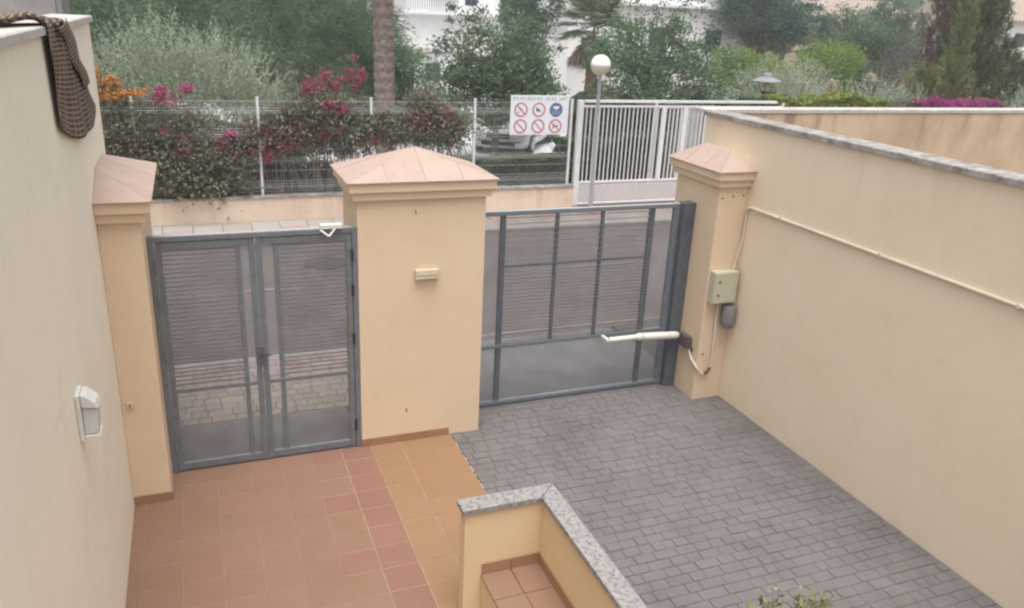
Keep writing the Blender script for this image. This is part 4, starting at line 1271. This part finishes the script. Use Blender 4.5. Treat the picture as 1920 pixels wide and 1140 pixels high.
tree('pine_tree', (27.3, 30.5, 0), 'dark blue-green pine beyond the broadleaf tree', 'tree',
     [(27.0, 30.5, 4.6, 2.4, 1.8, 1.6), (28.6, 30.5, 3.9, 1.6, 1.5, 1.1), (26.6, 30.5, 6.4, 1.8, 1.5, 1.3)], 300, 110, .55, .20, .045, 'leaf_pine', r0=.2, fork=2.4, up=.3)
# layered conifer: flat tiers
t = thing('tiered_conifer', (31.8, 34.0, 0), 'conifer with flat open tiers of branches beyond the bright shrubs', 'tree')
MB().tube([(31.8, 34, 0), (31.85, 34, 4), (31.9, 34, 8.5)], [.20, .15, .03], 10).build('trunk', 'bark', t, smooth=True)
bl = []
stems = MB()
for k, z in enumerate((2.5, 3.1, 3.75, 4.3, 4.9, 5.6, 6.3, 7.0, 7.7)):
    for q in range(6):
        a = q * R(60) + k * .6 + random.uniform(-.25, .25); L_ = (3.3 - .32 * k) * random.uniform(.75, 1.1)
        ex, ey = 31.85 + math.cos(a) * L_, 34 + math.sin(a) * L_
        stems.tube([(31.85, 34, z), (31.85 + math.cos(a) * L_ * .5, 34 + math.sin(a) * L_ * .5, z + .12), (ex, ey, z + .05)], [.05, .035, .012], 5)
        for s_ in (.45, .65, .85, 1.0):
            bl.append((31.85 + math.cos(a) * L_ * s_, 34 + math.sin(a) * L_ * s_, z + .1, .45, .45, .08))
stuff(stems.build('limbs', 'bark', t))
leafy(bl, 420, 60, .28, .18, .04, 'leaf_pine', t, up=.2)
tree('bright_shrub', (19.2, 20.5, 0), 'bright green rounded shrub beside the broadleaf tree', 'shrub',
     [(18.5, 20.3, 2.35, 1.0, .9, .8), (19.8, 20.5, 2.25, 1.1, .9, .75), (20.6, 20.4, 1.8, .8, .8, .7)], 150, 60, .34, .11, .045, 'leaf_bright', r0=.09, up=.3)
tree('bright_shrub', (23.6, 21.0, 0), 'bright green flat-topped shrub beside the dark green tree', 'shrub',
     [(23.0, 21.0, 2.75, 1.0, .9, .72), (24.3, 21.0, 2.65, 1.1, .9, .75), (24.2, 20.8, 1.9, 1.0, .8, .7)], 150, 60, .34, .11, .045, 'leaf_bright', r0=.09, up=.3)
tree('dark_tree', (29.2, 24.5, 0), 'dense dark green tree in front of the tan house', 'tree',
     [(28.6, 24.3, 2.9, 1.6, 1.3, 1.2), (30.3, 24.5, 2.9, 1.5, 1.3, 1.15), (29.3, 24.3, 1.7, 1.6, 1.3, 1.0)], 300, 80, .42, .13, .055, 'leaf_dark', r0=.14, up=.2)
shooty('dry_shrub', (25.6, 18.5, 0), 'grey leafless dry shrub beside the brown cypress', 'shrub',
       [(25.4, 18.5, 2.2, 1.1, .9, 1.2), (26.4, 18.6, 2.7, .9, .8, 1.1), (24.3, 18.4, 1.7, .9, .8, .7)], 900, 16, .7, .11, .012, 'leaf_dry', upb=.5)

# -- cypress group on the right
def plumes(name, loc, label, specs, mat, n_sh=70, per=60, w=.02, ln=.10):
    """specs: (x, y, z0, z1, radius) upright plumes"""
    t = thing(name, loc, label, 'conifer')
    Ps, Ds, T = [], [], []
    tr = MB()
    for x, y, z0, z1, r_ in specs:
        tr.tube([(loc[0], loc[1], .2), (x * .7 + loc[0] * .3, y, (z0 + .2) / 2 + .3), (x, y, z0 + .4), (x, y, z1 - .2)], [.09, .07, .05, .012], 6)
        k = int(n_sh * (z1 - z0) * r_ * 2.2)
        h = rng.random(k); a = rng.random(k) * 2 * math.pi
        prof = r_ * (np.sin(np.pi * np.clip(h * .86 + .12, 0, 1)) ** .7)
        rr = prof * (.35 + .65 * np.sqrt(rng.random(k)))
        b = np.stack([x + np.cos(a) * rr, y + np.sin(a) * rr, z0 + (z1 - z0) * h], 1)
        ax = np.stack([np.cos(a) * .35, np.sin(a) * .35, np.ones(k)], 1) + rng.normal(size=(k, 3)) * .16
        ax /= np.linalg.norm(ax, axis=1, keepdims=True)
        L_ = .38 * (.5 + rng.random(k)); tn = rng.random(k)
        i = np.repeat(np.arange(k), per); s_ = rng.random(len(i))
        Ps.append(b[i] + ax[i] * (s_ * L_[i])[:, None] + rng.normal(size=(len(i), 3)) * .035); Ds.append(ax[i] + rnd_dir(len(i)) * .55); T.append(tn[i] * .7 + .3 * rng.random(len(i)))
    leaf_mesh('crown', np.concatenate(Ps), np.concatenate(Ds), ln, w, mat, t, np.concatenate(T))
    stuff(tr.build('trunk', 'bark', t, smooth=True))
    return t
plumes('brown_cypress', (25.3, 15.2, 0), 'brown drying cypress behind the green cypresses', [(24.0, 15.2, 1.9, 6.2, .85), (23.0, 15.0, 2.2, 5.6, .55), (25.0, 15.3, 1.6, 5.6, .7)], 'leaf_brown', 52, 50)
plumes('green_cypress', (22.3, 12.6, 0), 'tall dark green cypress with ragged plumes at the right edge', [(21.9, 12.6, .8, 5.9, .55), (22.6, 12.7, .8, 5.2, .55), (23.2, 12.5, .6, 3.7, .5), (23.8, 12.4, .5, 3.1, .45), (22.2, 12.2, .4, 3.2, .7), (21.3, 12.8, .8, 5.0, .4)], 'leaf_cypress', 62, 58)
plumes('juniper_shrub', (20.0, 11.9, 0), 'olive-green juniper shrub at the foot of the cypresses', [(19.4, 11.9, .4, 2.9, .6), (20.2, 11.8, .4, 3.1, .65), (20.6, 12.0, .8, 4.9, .32), (18.7, 11.9, .4, 2.4, .5), (20.9, 11.8, .4, 2.6, .5)], 'leaf_juniper', 62, 50)

# -- shrubs along the far side on the right
shooty('olive_bush', (15.6, 13.8, 0), 'pale grey-green olive bush behind the lantern lamp', 'shrub',
       [(15.0, 13.8, 2.0, 1.1, .8, .75), (16.4, 13.7, 2.15, .9, .8, .7)], 560, 22, .45, .075, .017, 'leaf_olive')
shooty('olive_bush', (16.8, 11.4, 0), 'wide silvery olive bush above the yellow-green hedge', 'shrub',
       [(15.8, 11.4, 1.8, .9, .7, .65), (17.0, 11.3, 1.9, 1.0, .7, .7), (18.0, 11.3, 1.75, .8, .7, .6), (14.6, 11.5, 1.7, .8, .7, .55)], 820, 24, .42, .07, .016, 'leaf_olive')
shooty('olive_bush', (22.6, 10.4, 0), 'small grey-green olive bush at the right end of the coping', 'shrub',
       [(22.4, 10.4, 1.8, .9, .7, .75)], 300, 22, .4, .07, .016, 'leaf_olive')
for (x, y, z, lab) in ((15.0, 11.0, 2.62, 'cream flower spike beside the lantern lamp'), (16.35, 11.0, 2.85, 'tall cream flower spike above the silvery olive')):
    t = thing('yucca_flower', (x, y, 0), lab, 'flower')
    MB().tube([(x, y, 0), (x + .02, y, z)], [.03, .012], 6).build('stem', 'bark_pale', t)
    leafy([(x, y, z - .08, .09, .09, .16)], 20, 14, .07, .06, .04, 'petal_cream', t, name='blossoms')
    P = np.array([(x, y, 1.2)] * 60); D = rnd_dir(60); D[:, 2] = np.abs(D[:, 2]) + .2; D /= np.linalg.norm(D, axis=1, keepdims=True)
    leaf_mesh('leaves', P + D * .35, D, .7, .04, 'leaf_palm', t)

def hedge(name, loc, label, cat, x0, x1, y0, y1, z0, z1, n, ln, wd, mat, wav=.08, cards=True):
    t = thing(name, loc, label, cat)
    P = np.stack([x0 + (x1 - x0) * rng.random(n), y0 + (y1 - y0) * rng.random(n), rng.random(n)], 1)
    top = z1 + wav * np.sin(P[:, 0] * 2.3) + wav * .7 * np.sin(P[:, 0] * 6.1 + 1)
    # most leaves near the skin of the hedge
    e = rng.random(n)
    P[:, 1] = np.where(e < .5, y0 + np.abs(rng.normal(size=n)) * .05, P[:, 1])
    zz = z0 + (top - z0) * P[:, 2]
    P[:, 2] = np.where(e > .6, top - np.abs(rng.normal(size=n)) * .06, zz)
    P[:, 1] = np.where((e >= .5) & (e <= .6), (y0 + y1) / 2 + .05 * rng.normal(size=n), P[:, 1])
    ln = np.where((e >= .5) & (e <= .6), ln * 2.4, ln); wd = np.where((e >= .5) & (e <= .6), wd * 2.6, wd)
    cl = np.sin(P[:, 0] * 9) * np.sin(P[:, 2] * 11 + P[:, 0] * 3) * .25
    D = rnd_dir(n); D[:, 2] += .4; D[:, 1] -= .3
    leaf_mesh('foliage', P, D, ln * (.7 + .6 * rng.random(n)), wd, mat, t, np.clip(.45 + cl + .3 * rng.normal(size=n), 0, 1))
    m = MB()
    k = max(3, int((x1 - x0) / .25))
    for q in range(k):
        x = x0 + (x1 - x0) * (q + .5) / k
        for s_ in range(3):
            m.tube([(x, (y0 + y1) / 2, z0 - .05), (x + random.uniform(-.2, .2), random.uniform(y0, y1), (z0 + z1) / 2), (x + random.uniform(-.3, .3), random.uniform(y0, y1), z1 - .05)], [.014, .010, .004], 5)
    stuff(m.build('stems', 'bark', t))
    return t
hedge('clipped_hedge', (13.9, 9.9, 0), 'yellow-green clipped hedge above the neighbouring wall', 'hedge', 12.15, 15.8, 9.55, 10.3, .0, 2.34, 26000, .075, .05, 'leaf_hedge')
t = hedge('bougainvillea', (18.0, 9.9, 0), 'purple bougainvillea hedge at the foot of the cypresses', 'bougainvillea', 15.6, 20.1, 9.6, 10.2, .0, 2.20, 12000, .07, .045, 'leaf_boug')
leafy([(16.9 + .42 * k, 9.65, 2.20 + .05 * math.sin(k * 2.1), .30, .2, .08) for k in range(7)], 64, 60, .12, .06, .05, 'petal_purple', t, name='blossoms')
leafy([(15.9, 9.62, 2.1, .8, .1, .15)], 8, 30, .07, .05, .04, 'petal_rose', t, name='red_blossoms')
hedge('clipped_hedge', (5.3, 9.75, 0), 'dark clipped hedge behind the wire fence under the notice board', 'hedge', 3.9, 6.4, 9.45, 10.0, .0, 1.0, 24000, .075, .055, 'leaf_lowhedge', .02)
hedge('clipped_hedge', (8.6, 10.2, 0), 'dark clipped hedge seen through the white sliding gate', 'hedge', 6.5, 12.4, 9.9, 10.5, .0, 1.35, 42000, .075, .055, 'leaf_lowhedge', .05)
hedge('clipped_hedge', (1.2, 9.75, 0), 'low dark hedge behind the wire fence beneath the bougainvillea', 'hedge', -2.0, 3.7, 9.35, 9.8, .0, .93, 38000, .075, .055, 'leaf_lowhedge', .06)

hedge('shrub_row', (10.8, 12.4, 0), 'dark loose shrubs under the broadleaf tree behind the white gate', 'shrubs', 7.9, 14.4, 12.0, 12.9, .0, 1.95, 46000, .10, .06, 'leaf_lowhedge', .16)
hedge('shrub_row', (-2.2, 11.0, 0), 'dark loose shrubs below the olive behind the dense bougainvillea mound', 'shrubs', -5.0, .9, 10.6, 11.2, .0, 1.75, 36000, .10, .06, 'leaf_lowhedge', .14)
# -- bougainvillea scrambling over the wire fence
def climber(name, loc, label, blobs, n_cl, per, petals, twigs=40, leaf='leaf_boug', cl_r=.2):
    t = thing(name, loc, label, 'bougainvillea')
    o, C = leafy(blobs, n_cl, int(per * 1.9), cl_r, .07, .05, leaf, t, up=.1, shell=.15, name='foliage')
    m = MB()
    for k in range(twigs):
        c = Vector(C[rng.integers(len(C))]); b_ = Vector((c.x + random.uniform(-.6, .6), 9.3, random.uniform(0, .3)))
        m.tube([b_, b_.lerp(c, .5) + Vector((random.uniform(-.3, .3), random.uniform(-.15, .1), .25)), c], [.016, .011, .004], 5)
    stuff(m.build('stems', 'bark_pale', t))
    for mt, nm, bl_, n_, pp in petals:
        leafy(bl_, n_, pp, .075, .055, .048, mt, t, up=.1, shell=.2, name=nm)
    return t
climber('bougainvillea', (-1.9, 9.3, 0), 'dense dark bougainvillea mound on the wire fence beside the narrow pillar',
        [(-2.5, 9.25, 1.35, .75, .35, .95), (-1.7, 9.2, 1.3, .85, .32, .95), (-1.0, 9.15, 1.05, .75, .28, .65), (-3.3, 9.3, 1.4, .6, .35, 1.0)], 560, 60,
        [('petal_magenta', 'blossoms', [(-1.75, 9.1, 2.42, .16, .1, .07), (-1.35, 9.1, 2.46, .10, .1, .06), (-.75, 9.0, 1.50, .14, .06, .10), (-.85, 9.0, .98, .12, .05, .10), (-.62, 8.98, 1.70, .14, .05, .09)], 26, 22),
         ('petal_rose', 'faded_blossoms', [(-1.6, 9.0, 2.3, .5, .1, .12), (-.9, 8.97, 1.25, .4, .05, .3), (-1.5, 8.97, .62, .3, .05, .15), (-1.8, 8.95, 1.5, .9, .06, .6)], 44, 13)])
climber('bougainvillea', (-2.6, 9.4, 0), 'orange bougainvillea spray above the dark mound near the pale wall',
        [(-2.7, 9.25, 2.45, .45, .2, .16)], 26, 34,
        [('petal_orange', 'blossoms', [(-2.75, 9.1, 2.55, .22, .12, .07), (-2.45, 9.1, 2.62, .2, .12, .07), (-2.35, 9.08, 2.40, .2, .12, .06), (-2.62, 9.05, 2.36, .18, .1, .06), (-2.78, 9.1, 2.76, .12, .1, .06), (-2.1, 9.05, 2.42, .14, .1, .06)], 44, 26)], 10)
climber('bougainvillea', (.6, 9.3, 0), 'sparse pink bougainvillea trailing along the wire fence behind the wide pillar',
        [(-.1, 9.2, 1.55, .7, .22, .38), (.7, 9.2, 1.55, .8, .22, .40), (1.5, 9.2, 1.65, .7, .22, .42), (.9, 9.2, 2.15, .6, .2, .22), (2.2, 9.2, 1.75, .6, .2, .35), (.4, 9.2, 1.9, 1.0, .2, .3), (1.6, 9.2, 1.95, .9, .2, .3)], 330, 40,
        [('petal_magenta', 'blossoms', [(.12, 8.98, 1.52, .13, .05, .14), (.02, 8.98, 1.24, .10, .05, .14), (1.42, 9.0, 2.12, .22, .06, .08), (1.1, 9.0, 2.2, .12, .06, .07)], 26, 24),
         ('petal_rose', 'faded_blossoms', [(1.25, 9.15, 2.62, .4, .1, .22), (1.75, 9.15, 2.75, .2, .1, .35), (.9, 9.0, 1.75, .6, .06, .25), (2.0, 9.0, 1.55, .3, .06, .25), (2.35, 9.0, 1.25, .14, .05, .22), (.8, 9.1, 2.55, .14, .08, .22), (.3, 8.99, 1.6, .9, .06, .35)], 120, 14)], 60)
climber('bougainvillea', (3.2, 9.3, 0), 'dry thinning bougainvillea on the wire fence left of the notice board',
        [(2.9, 9.2, 1.75, .55, .2, .35), (3.6, 9.2, 1.75, .55, .2, .35), (3.1, 9.25, 2.2, .5, .2, .2), (3.4, 9.2, 1.95, .6, .2, .3)], 170, 36,
        [('petal_rose', 'faded_blossoms', [(3.2, 9.0, 1.9, .6, .06, .3)], 26, 12)], 46)
# -- potted shrub at the bottom edge of the view
t = thing('potted_shrub', (1.75, -4.05, 0), 'variegated potted shrub whose tips show at the bottom edge', 'potted plant')
MB().lathe(1.75, -4.05, [(.12, .001), (.17, .30), (.19, .31), (.19, .34), (.16, .34), (.155, .30)], 20).build('pot', 'terracotta_pot', t, smooth=True)
MB().lathe(1.75, -4.05, [(.02, .28), (.152, .30)], 16).build('soil', 'soil', t)
shoots = []
Ps, Ds, T = [], [], []
st = MB()
for k in range(60):
    a = random.uniform(0, 6.28); rr = random.uniform(.02, .38); tx, ty = 1.75 + math.cos(a) * rr, -4.05 + math.sin(a) * rr; tz = random.uniform(.72, .94) - rr * .10
    st.tube([(1.75 + math.cos(a) * .04, -4.05 + math.sin(a) * .04, .28), (1.75 + math.cos(a) * rr * .6, -4.05 + math.sin(a) * rr * .6, .55), (tx, ty, tz)], [.006, .005, .002], 5)
    for q in range(26):
        s_ = random.uniform(.25, 1.0); p = Vector((1.75 + math.cos(a) * rr * s_, -4.05 + math.sin(a) * rr * s_, .28 + (tz - .28) * s_))
        d = Vector((random.gauss(0, 1), random.gauss(0, 1), random.gauss(.6, .6))).normalized()
        Ps.append(tuple(p + d * .02)); Ds.append(tuple(d)); T.append(random.random() ** 1.5)
stuff(st.build('stems', 'bark_pale', t))
leaf_mesh('foliage', np.array(Ps), np.array(Ds), .055, .024, 'leaf_pot', t, np.array(T))

# ------------------------------------------------------------------ HOUSES
def window(parent, x0, x1, y, z0, z1, shutter=True):
    f = MB().box(x0, x1, y - .03, y - .005, z0, z1).build('window', 'shutter', parent)
    MB().box(x0 + .06, (x0 + x1) / 2 - .03, y - .045, y - .031, z0 + .06, z1 - .06).build('pane', 'window_glass', f)
    MB().box((x0 + x1) / 2 + .03, x1 - .06, y - .045, y - .031, z0 + .06, z1 - .06).build('pane', 'window_glass', f)
    MB().box(x0 - .08, x1 + .08, y - .10, y - .004, z0 - .08, z0 - .005).build('sill', 'house_white', f)
h1 = thing('white_house', (11.2, 33, 0), 'white house with flat terrace walls between feathery tree and loquat', 'house')
MB().box(8.2, 15.2, 31.0, 40, -.1, 6.6).build('wall', 'house_white', h1)
MB().box(10.8, 16.0, 30.2, 30.99, -.1, 2.95).build('terrace_wall', 'house_white', h1)
MB().box(10.75, 16.05, 30.15, 30.99, 2.955, 3.02).build('terrace_coping', 'coping_pale', h1)
for x0, z0 in ((12.7, 4.05), (9.4, 4.6)):
    window(h1, x0, x0 + 1.1, 31.0, z0, z0 + 1.1)
window(h1, 11.4, 12.3, 30.2, 1.0, 2.0)
MB().box(8.1, 10.4, 29.6, 30.99, -.1, 2.1).build('annex_wall', 'house_white', h1)
MB().box(8.0, 10.5, 29.5, 31.0, 2.105, 2.2).build('annex_roof', 'coping_pale', h1)
MB().box(8.0, 15.4, 30.6, 30.995, 3.75, 3.86).build('balcony_slab', 'house_white', h1)
for k in range(22):
    MB().box(8.15 + k * .11, 8.18 + k * .11, 30.62, 30.65, 3.861, 4.45).build('baluster', 'lamp_grey', h1)
MB().box(8.1, 10.6, 30.61, 30.66, 4.451, 4.50).build('balcony_rail', 'lamp_grey', h1)
window(h1, 10.95, 11.55, 31.0, 4.2, 5.2); window(h1, 8.7, 9.4, 29.6, .9, 1.7)
h2 = thing('white_house', (19.5, 31, 0), 'white house with a small dark window beside the fan palm', 'house')
MB().box(16.4, 28.5, 31.2, 40, -.1, 6.4).build('wall', 'house_white', h2)
MB().box(16.3, 18.7, 30.9, 31.19, -.1, 1.95).build('porch_wall', 'house_white', h2)
MB().box(16.2, 18.8, 30.7, 31.19, 1.955, 2.05).build('ledge', 'roof_tile', h2)
window(h2, 17.15, 17.75, 31.2, 2.25, 3.0)
window(h2, 21.0, 22.0, 31.2, 2.4, 3.6); window(h2, 24.4, 25.4, 31.2, 2.4, 3.6)
MB().box(16.2, 28.7, 30.9, 31.195, 4.6, 4.75).build('cornice', 'house_white', h2)

def tile_house(name, loc, label, x0, x1, y0, y1, ze, zr, wall, wins):
    t = thing(name, loc, label, 'house')
    MB().box(x0, x1, y0, y1, -.1, ze).build('wall', wall, t)
    ym = (y0 + y1) / 2; e = .5
    rf = MB().add([(x0 - e, y0 - e, ze), (x1 + e, y0 - e, ze), (x1 + e, y1 + e, ze), (x0 - e, y1 + e, ze), (x0 - e, ym, zr), (x1 + e, ym, zr)],
             [(0, 1, 5, 4), (2, 3, 4, 5), (0, 4, 3), (1, 2, 5), (0, 3, 2, 1)]).build('roof', 'roof_tile', t)
    n = int((x1 - x0 + 1) / .42)
    dz = (zr - ze); 
    m = MB()
    for k in range(n):
        x = x0 - e + .21 + k * .42
        m.tube([(x, y0 - e, ze + .03), (x, ym, zr + .03)], .09, 6)
    stuff(m.build('roof_tiles', 'roof_tile', t))
    MB().box(x0 + 1, x0 + 1.7, ym - .9, ym - .2, ze + .3, zr + .9).build('chimney', 'house_white', rf)
    for (a, b, c, d) in wins: window(t, a, b, y0, c, d)
tile_house('tan_house', (47, 46, 0), 'tan house with brown tiled roof behind the tiered conifer and dark tree', 40.5, 52.5, 43.5, 51, 4.1, 6.1, 'house_tan', [(42, 43.2, 1.5, 2.7), (45.5, 46.7, 1.6, 2.8), (49, 50.2, 1.6, 2.8)])
tile_house('white_house', (60, 41, 0), 'white two-storey house with tiled roof at the right edge', 53.8, 66, 37.5, 46, 5.0, 7.2, 'house_white', [(55.2, 56.4, 3.1, 4.2), (58.2, 59.6, 3.0, 4.2), (56, 57.4, .6, 2.2)])
MB().box(54.5, 62.0, 36.4, 37.49, 2.55, 2.75).build('balcony', 'house_tan', bpy.data.objects['white_house.002'])
MB().box(54.5, 62.0, 36.4, 36.5, 2.76, 3.25).build('balcony_wall', 'house_white', bpy.data.objects['white_house.002'])
# wood on the hillside far behind everything
n = 26000
xs = -60 + 190 * rng.random(n)
zt = 7.5 + 2.0 * np.sin(xs * .13) + 1.3 * np.sin(xs * .41 + 1)
P = np.stack([xs, 66 + 6 * rng.random(n), rng.random(n) ** .8 * zt], 1)
wood = leaf_mesh('far_woods', P, rnd_dir(n), 1.3, .9, 'leaf_broad', None)
wood['kind'] = 'stuff'; wood['label'] = 'distant belt of green trees behind the houses'

# ------------------------------------------------------------------ HAZE AND GLARE VEIL
hz_ = MB().box(-75, 140, -14, 85, -1.2, 11.5).mesh('haze')  # thin air volume, also added to lift blacks the way lens glare does
hm = bpy.data.materials.new('haze_glare'); hm.use_nodes = True
ht = hm.node_tree; ht.nodes.clear()
ho = ht.nodes.new('ShaderNodeOutputMaterial'); pv = ht.nodes.new('ShaderNodeVolumePrincipled')
pv.inputs['Color'].default_value = (.93, .95, .97, 1); pv.inputs['Density'].default_value = .0018
pv.inputs['Anisotropy'].default_value = .2
ht.links.new(pv.outputs[0], ho.inputs['Volume'])
hz_.materials.append(hm)
ho_ = bpy.data.objects.new('haze', hz_); COL.objects.link(ho_); ho_['kind'] = 'stuff'

# dry leaf litter along the foot of the driveway wall and by the gate
n = 150
u = rng.random(n)
lx = np.where(u < .6, 4.10 - np.abs(rng.normal(size=n)) * .18, 1.2 + 2.6 * rng.random(n))
ly = np.where(u < .6, .3 - 3.6 * rng.random(n), .36 - np.abs(rng.normal(size=n)) * .25)
keep = ~((lx > 3.73) & (ly > -.05))
P = np.stack([lx, ly, np.full(n, .006)], 1)[keep]
D = rnd_dir(len(P)); D[:, 2] *= .12
ll = leaf_mesh('leaf_litter', P, D, .022 + .02 * rng.random(len(P)), .012, 'leaf_palm_dead', None)
ll['kind'] = 'stuff'; ll['label'] = 'scattered dry leaves along the driveway wall foot'

# ------------------------------------------------------------------ groups of like things
GROUPS = {'far_tree': 'far trees before the tan house', 'gate_pillar': 'tile-capped pillars at the entrance', 'boundary_wall': 'walls along the sides of the yard', 'bougainvillea': 'bougainvillea across the street',
          'clipped_hedge': 'hedges across the street', 'shrub_row': 'loose shrubs behind the fence', 'olive_bush': 'olive bushes above the neighbouring wall',
          'bright_shrub': 'bright green shrubs beyond the gate', 'feathery_tree': 'feathery trees behind the fence', 
          'white_house': 'white houses behind the trees', 'yucca_flower': 'cream flower spikes'}
for o in list(COL.objects):
    if o.parent is None and 'category' in o:
        b_ = o.name.split('.')[0]
        if b_ in GROUPS: o['group'] = GROUPS[b_]
